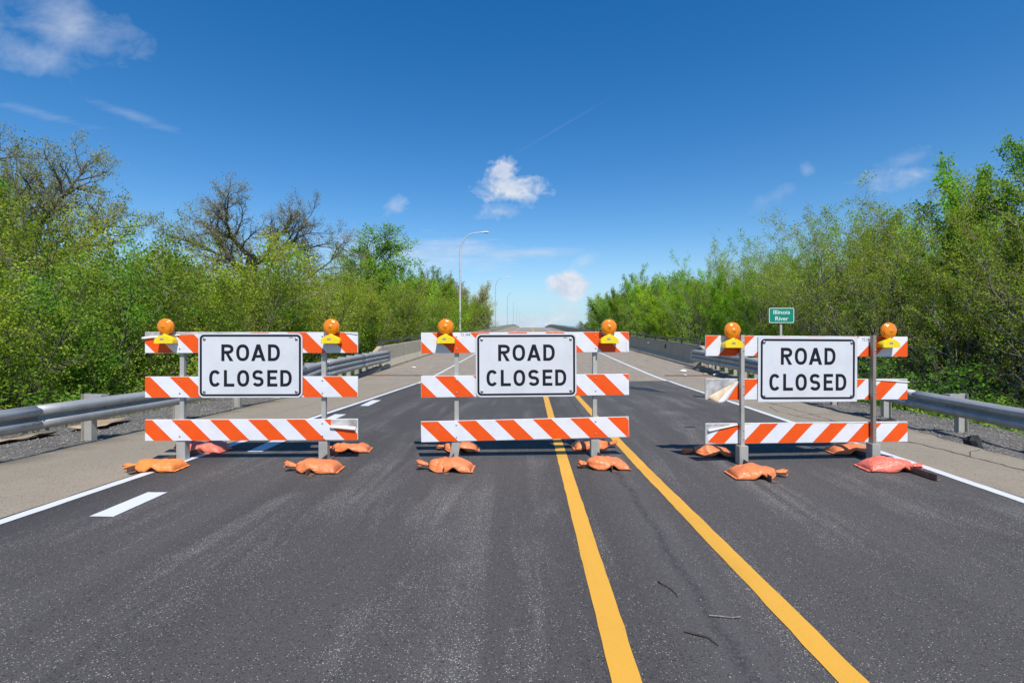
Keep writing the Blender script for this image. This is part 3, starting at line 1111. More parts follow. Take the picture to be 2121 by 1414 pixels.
# piers below
for yp in (44, 72, 100, 128, 160, 200, 250):
    z = deck_z(yp) - 0.75
    m2 = MB().box((bridge_cx(yp), yp, z - 0.5), (13, 1.3, 1.0))
    for dx in (-4.5, 0, 4.5):
        m2.box((bridge_cx(yp) + dx, yp, (z - 1.0 - 4.5) / 2), (1.0, 1.0, z - 1.0 + 4.5))
    bput('pier', m2, MT['parapet'])
bput('abutment', MB().box((0.37, 24.0, -2.2), (14.6, 1.2, 3.0)), MT['parapet'])


# ---------------------------------------------------------------- guardrails
def hump(h, d=0.083):
    return [(0.0, 0.0), (0.14 * h, 0.25 * d), (0.26 * h, 0.86 * d), (0.36 * h, d), (0.64 * h, d), (0.74 * h, 0.86 * d), (0.86 * h, 0.25 * d)]


def beam_section(t, top, bottom):
    """profile (down from top, towards traffic): two humps, a third one growing with t"""
    hs = [0.155, 0.155] + ([0.19 * t + 1e-3])
    tot = sum(hs)
    pts, s0 = [], 0.0
    for i, h in enumerate(hs):
        d = 0.083 if i < 2 else 0.083 * max(t, 0.02)
        pts += [(s0 + s, dd) for s, dd in hump(h, d)]
        s0 += h
    pts.append((s0, 0.0))
    k = (top - bottom) / tot
    return [(top - s * k, d) for s, d in pts]


def guardrail(name, side, xf, tops, bots, gz, y_end, label):
    root = tag(empty(name, (xf(8), 8, 0)), label, 'guardrail')
    o = Vector((xf(8), 8, 0))
    joints = list(np.arange(-9.2, 13.0, 3.81))
    joints = [j for j in joints if j < y_end - 9.5] + [y_end - 9.6, y_end - 7.7, y_end - 3.9, y_end]

    def third(y):
        return smooth((y - (y_end - 9.6)) / 1.9)
    for k, (ya, yb) in enumerate(zip(joints[:-1], joints[1:])):
        last = k == len(joints) - 2
        n = 6
        V, rows = [], []
        ov = 0.0 if last else 0.16
        for j in range(n + 1):
            y = ya + (yb + ov - ya) * j / n
            prof = beam_section(third(y), interp(tops, y), interp(bots, y))
            lift = 0.004 * (1 if j >= n - 0 and not last else 0) + 0.0035 * (k % 2)
            rows.append([Vector((xf(y) - side * (d + lift), y, z)) - o for z, d in prof])
        m = len(rows[0])
        V = [p for r in rows for p in r]
        F = [(j * m + i, j * m + i + 1, (j + 1) * m + i + 1, (j + 1) * m + i) for j in range(n) for i in range(m - 1)]
        me = mesh_of('beam', V, F, MT['galv'], 50)
        b = obj('beam', me, root)
        sd = b.modifiers.new('thickness', 'SOLIDIFY')
        sd.thickness = 0.004
        sd.offset = 0
        # splice bolts
        if -2 < yb < y_end:
            for dz in ((0.30, 0.70) if third(yb) < 0.5 else (0.22, 0.5, 0.78)):
                zt, zb = interp(tops, yb), interp(bots, yb)
                for dy in (0.04, 0.12):
                    z = zt + (zb - zt) * dz
                    MB().tube([(xf(yb) - side * 0.078 - o.x, yb + dy - o.y, z), (xf(yb) - side * 0.104 - o.x, yb + dy - o.y, z)], 0.013, 8).obj('bolt', MT['bolt'], b)
    # posts with blockouts
    ys = list(np.arange(7.25 if side < 0 else 9.15, y_end - 6.6, 1.905))
    ys = [ys[0] - 1.905 * k for k in range(6, 0, -1)] + ys
    y = ys[-1] + 0.96
    while y < y_end - 0.3:
        ys.append(y)
        y += 0.96
    for y in ys:
        x = xf(y) + side * 0.245
        g = gz(x, y) - 0.15
        top = interp(tops, y) + (0.04 if y < y_end - 9 else 0.0)
        m2 = MB()
        h = top - g
        zc = (top + g) / 2
        m2.box((x - side * 0.075 - o.x, y - o.y, zc), (0.006, 0.10, h))
        m2.box((x + side * 0.075 - o.x, y - o.y, zc), (0.006, 0.10, h))
        m2.box((x - o.x, y - o.y, zc), (0.144, 0.006, h))
        p = m2.obj('post', MT['post'], root)
        bh = 0.36 if y < y_end - 8 else 0.55
        m3 = MB().box((xf(y) + side * 0.085 - o.x, y - o.y, top - bh / 2 - 0.01), (0.160, 0.145, bh))
        m3.obj('blockout', MT['post'], p, bevel=0.005)
        zt, zb = interp(tops, y), interp(bots, y)
        MB().tube([(xf(y) - side * 0.002 - o.x, y - o.y, (zt + zb) / 2), (xf(y) - side * 0.022 - o.x, y - o.y, (zt + zb) / 2)], 0.018, 8).obj('bolt', MT['bolt'], p)
    # galvanised end shoe bolted to the parapet
    zt, zb = interp(tops, y_end), interp(bots, y_end)
    m2 = MB().box((xf(y_end) - side * 0.02 - o.x, y_end + 0.10 - o.y, (zt + zb) / 2), (0.012, 0.36, zt - zb - 0.06))
    m2.obj('end_shoe', MT['galv'], root, bevel=0.003)
    return root


guardrail('guardrail', -1, lambda y: -6.26 - 0.42 * smooth((y - 9) / 14.5),
          [(-10, 0.62), (9, 0.625), (12.5, 0.70), (14.4, 0.79), (18, 0.90), (23.5, 1.03)],
          [(-10, 0.315), (9, 0.315), (13.5, 0.335), (15.6, 0.30), (18, 0.36), (23.5, 0.50)],
          lambda x, y: verge_left(x, y), 23.45, 'galvanised steel guardrail along the left shoulder ending at the bridge parapet')
guardrail('guardrail', 1, lambda y: 7.14 + 0.30 * smooth((y - 9) / 14.5),
          [(-10, 0.44), (7.8, 0.45), (10.2, 0.53), (14.5, 0.74), (18, 0.90), (24.1, 1.06)],
          [(-10, 0.125), (7.8, 0.13), (10.2, 0.20), (14.0, 0.335), (15.6, 0.32), (18, 0.38), (24.1, 0.53)],
          lambda x, y: verge_right(x, y), 24.2, 'galvanised steel guardrail along the right shoulder past the green river sign')

# ---------------------------------------------------------------- street lamps on the left parapet
ORD = ['nearest and tallest', 'second nearest', 'third nearest', 'fourth nearest', 'fifth nearest, mostly behind the crest', 'sixth nearest, beyond the crest', 'farthest, barely showing beyond the crest']
for n in range(1, 8):
    y = 51.5 * n
    x = bridge_cx(y) - 7.12 - 0.52
    z = deck_z(y)
    root = tag(empty('street_lamp', (x, y, z)), f'{ORD[n-1]} of the silver street lamps along the left parapet', 'street lamp', 'street lamps on the bridge')
    m2 = MB()
    m2.tube([(0, 0, 0.55), (0, 0, 9.0)], [0.115, 0.085], 12)
    m2.obj('pole', MT['lamp'], root, 40)
    MB().box((0, 0, 0.50), (0.42, 0.42, 0.10)).box((0.22, 0, 0.2), (0.5, 0.5, 0.5)).obj('base', MT['parapet'], root)
    pts = [(0, 0, 8.99)]
    for k in range(1, 11):
        a = k / 10 * math.pi / 2
        pts.append((1.65 * (1 - math.cos(a)), 0, 9.0 + 2.15 * math.sin(a) ** 0.9))
    pts += [(2.15, 0, 11.19)]
    MB().tube(pts, [0.085 - 0.045 * i / (len(pts) - 1) for i in range(len(pts))], 10).obj('arm', MT['lamp'], root, 60)
    m3 = MB()
    sec = [(2.05, 0.05, 0.05), (2.2, 0.075, 0.065), (2.55, 0.15, 0.095), (2.82, 0.14, 0.085), (2.93, 0.06, 0.04)]
    V, F = [], []
    for (xx, w, h) in sec:
        for k in range(10):
            a = 2 * math.pi * k / 10
            V.append((xx, math.cos(a) * w, 11.20 + (math.sin(a) * h if math.sin(a) > 0 else math.sin(a) * h * 0.55)))
    F = [(i * 10 + k, i * 10 + (k + 1) % 10, (i + 1) * 10 + (k + 1) % 10, (i + 1) * 10 + k) for i in range(4) for k in range(10)]
    F += [tuple(range(10))[::-1], tuple(range(40, 50))]
    hd = MB().add(V, F).obj('lamp_head', MT['lamp_head'], root, 60)
    MB().box((2.62, 0, 11.135), (0.36, 0.2, 0.03)).obj('lamp_glass', MT['sensor'], hd, bevel=0.008)

# ---------------------------------------------------------------- lettering
def stroke(path, w, closed=False):
    P = [Vector((a, b)) for a, b in path]
    n = len(P)
    L, R = [], []
    for i in range(n):
        if closed:
            p0, p1 = P[i - 1], P[(i + 1) % n]
        else:
            p0, p1 = P[max(i - 1, 0)], P[min(i + 1, n - 1)]
        d0 = (P[i] - p0).normalized() if (P[i] - p0).length > 1e-9 else (p1 - P[i]).normalized()
        d1 = (p1 - P[i]).normalized() if (p1 - P[i]).length > 1e-9 else d0
        n0, n1 = Vector((-d0.y, d0.x)), Vector((-d1.y, d1.x))
        m = (n0 + n1)
        m = m.normalized() if m.length > 1e-6 else n0
        k = (w / 2) / max(0.35, m.dot(n0))
        L.append(P[i] + m * k)
        R.append(P[i] - m * k)
    V = [p for pr in zip(L, R) for p in pr]
    cnt = n if closed else n - 1
    F = [(2 * i, 2 * i + 1, (2 * i + 3) % (2 * n), (2 * i + 2) % (2 * n)) for i in range(cnt)]
    return V, F


def arc(cx, cz, rx, rz, a0, a1, n=14, e=2.0):
    out = []
    for i in range(n + 1):
        a = rad(a0 + (a1 - a0) * i / n)
        c, s = math.cos(a), math.sin(a)
        out.append((cx + rx * math.copysign(abs(c) ** (2 / e), c), cz + rz * math.copysign(abs(s) ** (2 / e), s)))
    return out


def glyph(ch, W_, t=0.185):
    """flat pieces of a road-sign capital, 1 high and W_ wide: list of (verts2d, faces)"""
    s = t / 2
    if ch == 'L':
        return [stroke([(s, 1), (s, s), (W_, s)], t)]
    if ch == 'E':
        return [stroke([(W_, 1 - s), (s, 1 - s), (s, s), (W_, s)], t), stroke([(t, .52), (W_ * .90, .52)], t * .95)]
    if ch == 'D':
        p = [(s, s)] + arc(W_ * .42, .5, W_ * .58 - s, .5 - s, -90, 90, 20, 2.3) + [(s, 1 - s)]
        return [stroke(p, t, True)]
    if ch == 'O':
        return [stroke(arc(W_ / 2, .5, W_ / 2 - s, .5 - s, 0, 354, 40, 2.35), t, True)]
    if ch == 'C':
        return [stroke(arc(W_ / 2, .5, W_ / 2 - s, .5 - s, 38, 322, 34, 2.35), t)]
    if ch == 'S':
        r = (1 - t) / 4
        a = arc(W_ / 2, 1 - s - r, W_ / 2 - s, r, 22, 270, 22, 2.2)
        b = arc(W_ / 2, s + r, W_ / 2 - s, r, 90, -158, 22, 2.2)
        return [stroke(a + b[1:], t)]
    if ch == 'R':
        p = [(s, 0), (s, 1 - s)] + arc(W_ * .50, .715, W_ * .50 - s, .285 - s, 90, -90, 14, 2.3) + [(t, .43 + s)]
        leg = ([Vector(q) for q in ((W_ * .36, .44), (W_ * .62, .44), (W_, 0), (W_ - .225, 0))], [(0, 3, 2, 1)])
        return [stroke(p, t), leg]
    if ch == 'A':
        h = 0.105
        l = ([Vector(q) for q in ((0, 0), (.205, 0), (W_ / 2 + h, 1), (W_ / 2 - h, 1))], [(0, 1, 2, 3)])
        r = ([Vector(q) for q in ((W_, 0), (W_ - .205, 0), (W_ / 2 - h, 1), (W_ / 2 + h, 1))], [(0, 3, 2, 1)])
        k = ([Vector(q) for q in ((.17, .20), (W_ - .17, .20), (W_ - .25, .37), (.25, .37))], [(0, 1, 2, 3)])
        return [l, r, k]
    return []


def letter(ch, x0, x1, z0, z1, y, mat, parent):
    h = z1 - z0
    mb = MB()
    for k, (v2, fs) in enumerate(glyph(ch, (x1 - x0) / h)):
        mb.add([(x0 + p.x * h, y - 0.00035 * k, z0 + p.y * h) for p in v2], fs)
    me = mesh_of('letter', mb.v, mb.f, mat)
    return obj('letter', me, parent)


def text_obj(body, size, mat, parent, loc, name, width=None, bold=0.0):
    cu = bpy.data.curves.new('text', 'FONT')
    cu.body = body
    cu.size = size
    cu.align_x = 'CENTER'
    cu.align_y = 'CENTER'
    cu.offset = bold
    cu.resolution_u = 3
    to = bpy.data.objects.new('text', cu)
    COL.objects.link(to)
    dg = bpy.context.evaluated_depsgraph_get()
    me = bpy.data.meshes.new_from_object(to.evaluated_get(dg))
    bpy.data.objects.remove(to)
    me.name = name
    me.materials.clear()
    me.materials.append(mat)
    n = len(me.vertices)
    co = np.zeros(n * 3)
    me.vertices.foreach_get('co', co)
    co = co.reshape(-1, 3)
    w = co[:, 0].max() - co[:, 0].min()
    k = (width / w) if width else 1.0
    out = np.stack([co[:, 0] * k, np.zeros(n), co[:, 1]], 1)
    me.vertices.foreach_set('co', out.astype(np.float32).ravel())
    me.update()
    return obj(name, me, parent, loc)


def rrect(w, h, r, n=8):
    out = []
    for cx, cz, a0 in ((w / 2 - r, h / 2 - r, 0), (-w / 2 + r, h / 2 - r, 90), (-w / 2 + r, -h / 2 + r, 180), (w / 2 - r, -h / 2 + r, 270)):
        for i in range(n + 1):
            a = rad(a0 + 90 * i / n)
            out.append((cx + r * math.cos(a), cz + r * math.sin(a)))
    return out


def plate_mesh(name, outline, y0, y1, mat):
    """flat panel with thickness, facing -y at y0"""
    n = len(outline)
    V = [(x, y0, z) for x, z in outline] + [(x, y1, z) for x, z in outline]
    F = [tuple(range(n)), tuple(range(n, 2 * n))[::-1]]
    F += [(i, n + i, n + (i + 1) % n, (i + 1) % n) for i in range(n)]
    mb = MB().add(V, F)
    return mb.mesh(name, mat)


def ring_mesh(name, o, i, y, mat):
    n = len(o)
    V = [(x, y, z) for x, z in o] + [(x, y, z) for x, z in i]
    F = [(k, (k + 1) % n, n + (k + 1) % n, n + k) for k in range(n)]
    return mesh_of(name, V, F, mat)


# ---------------------------------------------------------------- barricades
def lens_mesh():
    R, prof = 0.092, []
    dome = [(0.0, 0.052), (0.16, 0.051), (0.20, 0.047), (0.45, 0.045), (0.70, 0.040), (0.86, 0.032), (0.93, 0.022)]
    prof += [(R * f + 1e-4, -y) for f, y in dome]
    prof += [(R * 0.95, -0.018), (R * 1.0, -0.016), (R * 1.03, -0.010), (R * 1.03, 0.010), (R * 1.0, 0.016), (R * 0.95, 0.018)]
    prof += [(R * f + 1e-4, y) for f, y in dome[::-1]]
    n = 40
    V = [(r * math.cos(2 * math.pi * k / n), y, r * math.sin(2 * math.pi * k / n)) for r, y in prof for k in range(n)]
    F = [(i * n + k, i * n + (k + 1) % n, (i + 1) * n + (k + 1) % n, (i + 1) * n + k) for i in range(len(prof) - 1) for k in range(n)]
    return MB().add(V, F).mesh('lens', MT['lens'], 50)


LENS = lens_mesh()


def housing_mesh():
    out = [(-.108, 0), (.108, 0), (.110, .012), (.104, .052), (.085, .068), (.048, .092), (.028, .098), (-.028, .098), (-.048, .092), (-.085, .068), (-.104, .052), (-.110, .012)]
    n = len(out)
    V = []
    for y, k in ((-.056, .90), (-.046, 1.0), (.046, 1.0), (.056, .92)):
        V += [(x * k, y, .048 + (z - .048) * (k if z > .01 else 1)) for x, z in out]
    F = [(j * n + i, j * n + (i + 1) % n, (j + 1) * n + (i + 1) % n, (j + 1) * n + i) for j in range(3) for i in range(n)]
    F += [tuple(range(n))[::-1], tuple(range(3 * n, 4 * n))]
    mb = MB().add(V, F)
    mb.tube([(0, 0, .092), (0, 0, .118)], [.032, .026], 14)
    return mb.mesh('warning_light', MT['housing'], 42)


HOUSING = housing_mesh()


def clip_poly(w, h, cuts):
    """board face outline, corner by corner, with corners replaced where the sheeting has peeled"""
    c = {'bl': [(-w / 2, -h / 2)], 'br': [(w / 2, -h / 2)], 'tr': [(w / 2, h / 2)], 'tl': [(-w / 2, h / 2)]}
    c.update(cuts)
    return c['bl'] + c['br'] + c['tr'] + c['tl']


def roll_tube(name, p0, p1, r0, r1, mat, parent, n=10, flare=0.0):
    """a curl of sheeting that has rolled up on itself"""
    p0, p1 = Vector(p0), Vector(p1)
    t = (p1 - p0).normalized()
    a = t.cross(Vector((0, 1, 0))).normalized()
    b = t.cross(a).normalized()
    V, F, m, turns = [], [], 22, 1.45
    for i in range(n + 1):
        f = i / n
        r = r0 + (r1 - r0) * f
        for k in range(m + 1):
            ang = turns * 2 * math.pi * k / m
            rr = r * (0.62 + 0.38 * k / m)
            V.append(p0 + (p1 - p0) * f + (a * math.cos(ang) + b * math.sin(ang)) * rr * (1 + 0.05 * math.sin(7 * f + k)))
    F = [(i * (m + 1) + k, i * (m + 1) + k + 1, (i + 1) * (m + 1) + k + 1, (i + 1) * (m + 1) + k) for i in range(n) for k in range(m)]
    me = mesh_of(name, V, F, mat, 80)
    o = obj(name, me, parent)
    s = o.modifiers.new('thickness', 'SOLIDIFY')
    s.thickness = 0.0015
    return o


def bolt_at(parent, x, y, z, r=0.013, l=0.010):
    MB().tube([(x, y, z), (x, y - l * .6, z), (x, y - l, z)], [r, r, r * .55], 10).obj('bolt', MT['bolt'], parent, 50)


def barricade(name, label, cx, cd, ang, width, boards, posts, lights, sign_x, sign_z, stripe, back, period, posts_front, peel, feet, square=False, ts=None, lean=(0, 0)):
    x, y = camw(cx, cd)
    root = tag(empty(name, (x, y, 0.016), YAW + rad(ang)), label, 'barricade', 'road closed barricades across the road')
    boards = [(p - 0.014, q - 0.014, w) for p, q, w in boards]
    bt = 0.026                                   # plank thickness, front face at y = 0
    for bi, (zb, zt, dzr) in enumerate(boards):
        h = zt - zb
        zc = (zb + zt) / 2
        slope = dzr / width                      # right end sits dzr higher or lower
        b = MB().box((0, bt / 2 + 0.0012, 0), (width, bt, h)).obj('board', MT['plank_white'], root, bevel=0.003, loc=(0, 0, zc), rot=(0, -math.atan(slope), 0))
        # grey bare face of the plank where nothing covers it
        obj('bare_face', mesh_of('bare_face', [(-width / 2 + .004, .0006, -h / 2 + .004), (width / 2 - .004, .0006, -h / 2 + .004), (width / 2 - .004, .0006, h / 2 - .004), (-width / 2 + .004, .0006, h / 2 - .004)], [(0, 1, 2, 3)], MT['plank']), b)
        pl = peel.get(bi, {})
        poly = clip_poly(width - .006, h - .006, pl.get('cuts', {}))
        zref = (h / 2) if not back else (-h / 2)
        mat = m_stripes(f'striped_sheeting_{name}_{bi}', stripe[bi], zref, period, back)
        obj('sheeting', mesh_of('sheeting', [(px, -0.0012, pz) for px, pz in poly], [tuple(range(len(poly)))], mat), b)
        for rl in pl.get('rolls', []):
            roll_tube('peeled_sheeting', *rl, MT['roll'], b)
        for fn in pl.get('extra', []):
            fn(b)
        for px in posts:
            for dz in (-.075, .075):
                if not posts_front:
                    bolt_at(b, px, -0.0015, dz, 0.009, 0.007)
    top_z = boards[0][1]
    for i, px in enumerate(posts):
        py = -0.036 if posts_front else 0.062
        zt = top_z + (0.012 if posts_front else -0.02)
        m2 = MB()
        s, t = (0.044 if posts_front else 0.052), 0.005
        if posts_front:                           # open channel, web towards the viewer
            m2.box((px, py - s / 2 + t / 2, zt / 2 + .02), (s, t, zt - .04)).box((px - s / 2 + t / 2, py, zt / 2 + .02), (t, s, zt - .04)).box((px + s / 2 - t / 2, py, zt / 2 + .02), (t, s, zt - .04))
        else:
            m2.box((px, py, zt / 2 + .02), (s, s, zt - .04))
        p = m2.obj('post', MT['post_dark' if posts_front and i else 'post'], root, bevel=0.003)
        if posts_front:
            for zb, zt2, _ in boards:
                for dz in (.05, -.05):
                    bolt_at(p, px + .012, py - s / 2, (zb + zt2) / 2 + dz, .008, .007)
        k = lean[i]
        hb = boards[2][0] - 0.006
        sl = MB()
        ys0 = py + (0.0 if not posts_front else 0.0)
        sl.extrude(None, [(px - .052 - k, ys0 - .050, 0.004), (px + .052 - k, ys0 - .050, 0.004), (px + .052 - k, ys0 + .050, 0.004), (px - .052 - k, ys0 + .050, 0.004)],
                   [(px - .052, ys0 - .050, hb), (px + .052, ys0 - .050, hb), (px + .052, ys0 + .050, hb), (px - .052, ys0 + .050, hb)])
        sl.obj('sleeve', MT['post'], root, bevel=0.004)
        fx, f0, f1, fd = feet[i]
        ft = MB()
        ft.box((0, 0, .034), (.006, f1 - f0, .064)).box((.028, 0, .004), (.056, f1 - f0, .006))
        ft.obj('foot', MT['rusty'], root, bevel=0.001, loc=(px + fx, ys0 + (f0 + f1) / 2, 0), rot=(0, 0, fd))
    for lxp in lights:
        hz = top_z - 0.135
        hy = -0.062
        hs = obj('warning_light', HOUSING, root, (lxp, hy, hz))
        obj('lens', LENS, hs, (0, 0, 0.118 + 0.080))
        MB().box((-0.012, -0.0565, 0.052), (0.040, 0.004, 0.022)).obj('sensor_plate', MT['sensor'], hs)
    # the sign panel
    sw, sh = 1.222, 0.764
    out = rrect(sw, sh, 0.004 if square else 0.062, 8)
    sp = obj('sign_panel', plate_mesh('sign_panel', out, -0.003, 0.003, MT['sign_white']), root, (sign_x, -0.013, sign_z), (0, -math.atan(boards[0][2] / width), 0))
    m_in = 0.030 if square else 0.0165
    obj('border', ring_mesh('border', rrect(sw - 2 * m_in, sh - 2 * m_in, 0.050), rrect(sw - 2 * m_in - .050, sh - 2 * m_in - .050, 0.028), -0.0036, MT['sign_black']), sp)
    k = 0.0015
    ls = 1.0 if not square else 0.98
    for ch, a, b2 in (('R', -228, -133), ('O', -112, -10), ('A', 5, 118), ('D', 137, 231)):
        letter(ch, a * k * ls, b2 * k * ls, .051, .250, -0.0036, MT['sign_black'], sp)
    for ch, a, b2 in (('C', -323, -232), ('L', -208, -126), ('O', -105, -10), ('S', 15, 103), ('E', 131, 211), ('D', 233, 324)):
        letter(ch, a * k * ls, b2 * k * ls, -.252, -.055, -0.0036, MT['sign_black'], sp)
    for sx in (-1, 1):
        for sz in (-1, 1):
            bolt_at(sp, sx * .54, -0.0032, sz * .313, .0165, .012)
    MB().box((.475, -0.0036, .331), (.045, .0004, .007)).obj('maker_mark', MT['sign_black'], sp)
    if ts:
        text_obj('TS 344', 0.052, MT['print_blue'], root, (ts[0], -0.0022, ts[1] - 0.014), 'stencil_text', ts[2])
    return root


def flap_right_mid(b):
    """big corner of sheeting folded forward and hanging over the plank"""
    w = 2.498
    A, B_ = Vector((-0.835, 0, 0.112)), Vector((-0.985, 0, -0.122))
    C_ = Vector((-1.245, 0, -0.085))
    V, F, n, m = [], [], 12, 12
    for i in range(n + 1):
        f = i / n
        root_p = A + (B_ - A) * f
        tip = A + (C_ - A) * f
        for k in range(m + 1):
            g = k / m
            p = root_p + (tip - root_p) * g
            p.y = -0.004 - 0.050 * math.sin(g * math.pi * 0.80) * f
            p.z -= 0.055 * math.sin(g * math.pi) * f * f
            V.append(p)
    F = [(i * (m + 1) + k, i * (m + 1) + k + 1, (i + 1) * (m + 1) + k + 1, (i + 1) * (m + 1) + k) for i in range(n) for k in range(m)]
    me = mesh_of('peeled_sheeting', V, F, [MT['roll'], MT['tan_back']], 80)
    for p in me.polygons:
        k = p.index % m
        p.material_index = 0 if k < 7 else 1
    o = obj('peeled_sheeting', me, b)
    s = o.modifiers.new('thickness', 'SOLIDIFY')
    s.thickness = 0.0015


wl_, wc_, wr_ = 2.507, 2.535, 2.498
barricade('barricade', 'left road closed barricade standing over the white dashes beside the left shoulder', -3.10, 6.10, 1.37, wl_,
          [(1.290, 1.540, 0.0), (0.762, 1.012, 0.0), (0.250, 0.502, 0.0)], (-0.844, 0.835), (-0.969, 0.961), -0.0075, 1.130,
          (-0.933, -0.970, -0.948), False, 0.449, False,
          {0: dict(cuts={'tl': [(0.25, 0.122), (-0.50, 0.108), (-0.95, 0.082), (-1.25, 0.045)], 'tr': [(1.25, 0.090), (1.10, 0.120)]},
                   rolls=[((-1.275, -0.010, 0.052), (-0.84, -0.010, 0.090), 0.016, 0.007), ((1.10, -0.006, 0.116), (1.25, -0.006, 0.102), 0.004, 0.007)]),
           2: dict(cuts={'tr': [(1.25, 0.020), (0.935, 0.028), (0.935, 0.123)]},
                   rolls=[((0.93, -0.014, 0.036), (1.235, -0.014, 0.012), 0.018, 0.024)])},
          ((-.045, -.66, .78, -0.22), (.05, -.86, .74, 0.066)))
barricade('barricade', 'middle road closed barricade standing between the lanes on the left yellow line', 0.1695, 6.225, 2.487, wc_,
          [(1.291, 1.541, 0.012), (0.762, 1.022, 0.020), (0.236, 0.486, 0.044)], (-0.842, 0.854), (-0.966, 1.003), 0.0045, 1.127,
          (-1.142, -1.107, -0.839), False, 0.458, False,
          {0: dict(rolls=[((1.235, -0.004, 0.02), (1.235, -0.004, -0.10), 0.004, 0.004)]), 2: dict(cuts={'tr': [(1.262, 0.095), (1.225, 0.121)]})},
          ((-.03, -.84, .74, -0.082), (.03, -.80, .78, 0.0)), ts=(-0.735, 1.508, 0.118), lean=(0.035, 0.0))
barricade('barricade', 'right road closed barricade with posts in front of its peeling boards', 3.485, 6.02, 4.592, wr_,
          [(1.252, 1.492, -0.014), (0.745, 0.990, -0.018), (0.236, 0.476, -0.008)], (-0.834, 0.781), (-0.962, 0.950), -0.015, 1.090,
          (-1.111, 0.690, -0.819), True, 0.432, True,
          {1: dict(cuts={'tl': [(-0.83, 0.117)], 'bl': [(-0.985, -0.119)], 'tr': [(1.245, 0.075), (1.05, 0.105), (0.70, 0.117)]}, extra=[flap_right_mid],
                   rolls=[((0.75, -0.006, 0.114), (1.26, -0.008, 0.086), 0.004, 0.007)]),
           2: dict(cuts={'tl': [(-0.60, 0.112), (-0.86, 0.104), (-1.10, 0.070), (-1.235, -0.02)], 'bl': [(-1.215, -0.095), (-1.05, -0.112)], 'tr': [(1.245, 0.098), (0.3, 0.108)]},
                   rolls=[((-1.225, -0.010, 0.038), (-0.87, -0.010, 0.106), 0.016, 0.006)])},
          ((.0, -.80, .76, -0.157), (.03, -.87, .74, -0.08)), square=True, ts=(0.722, 1.447, 0.110))


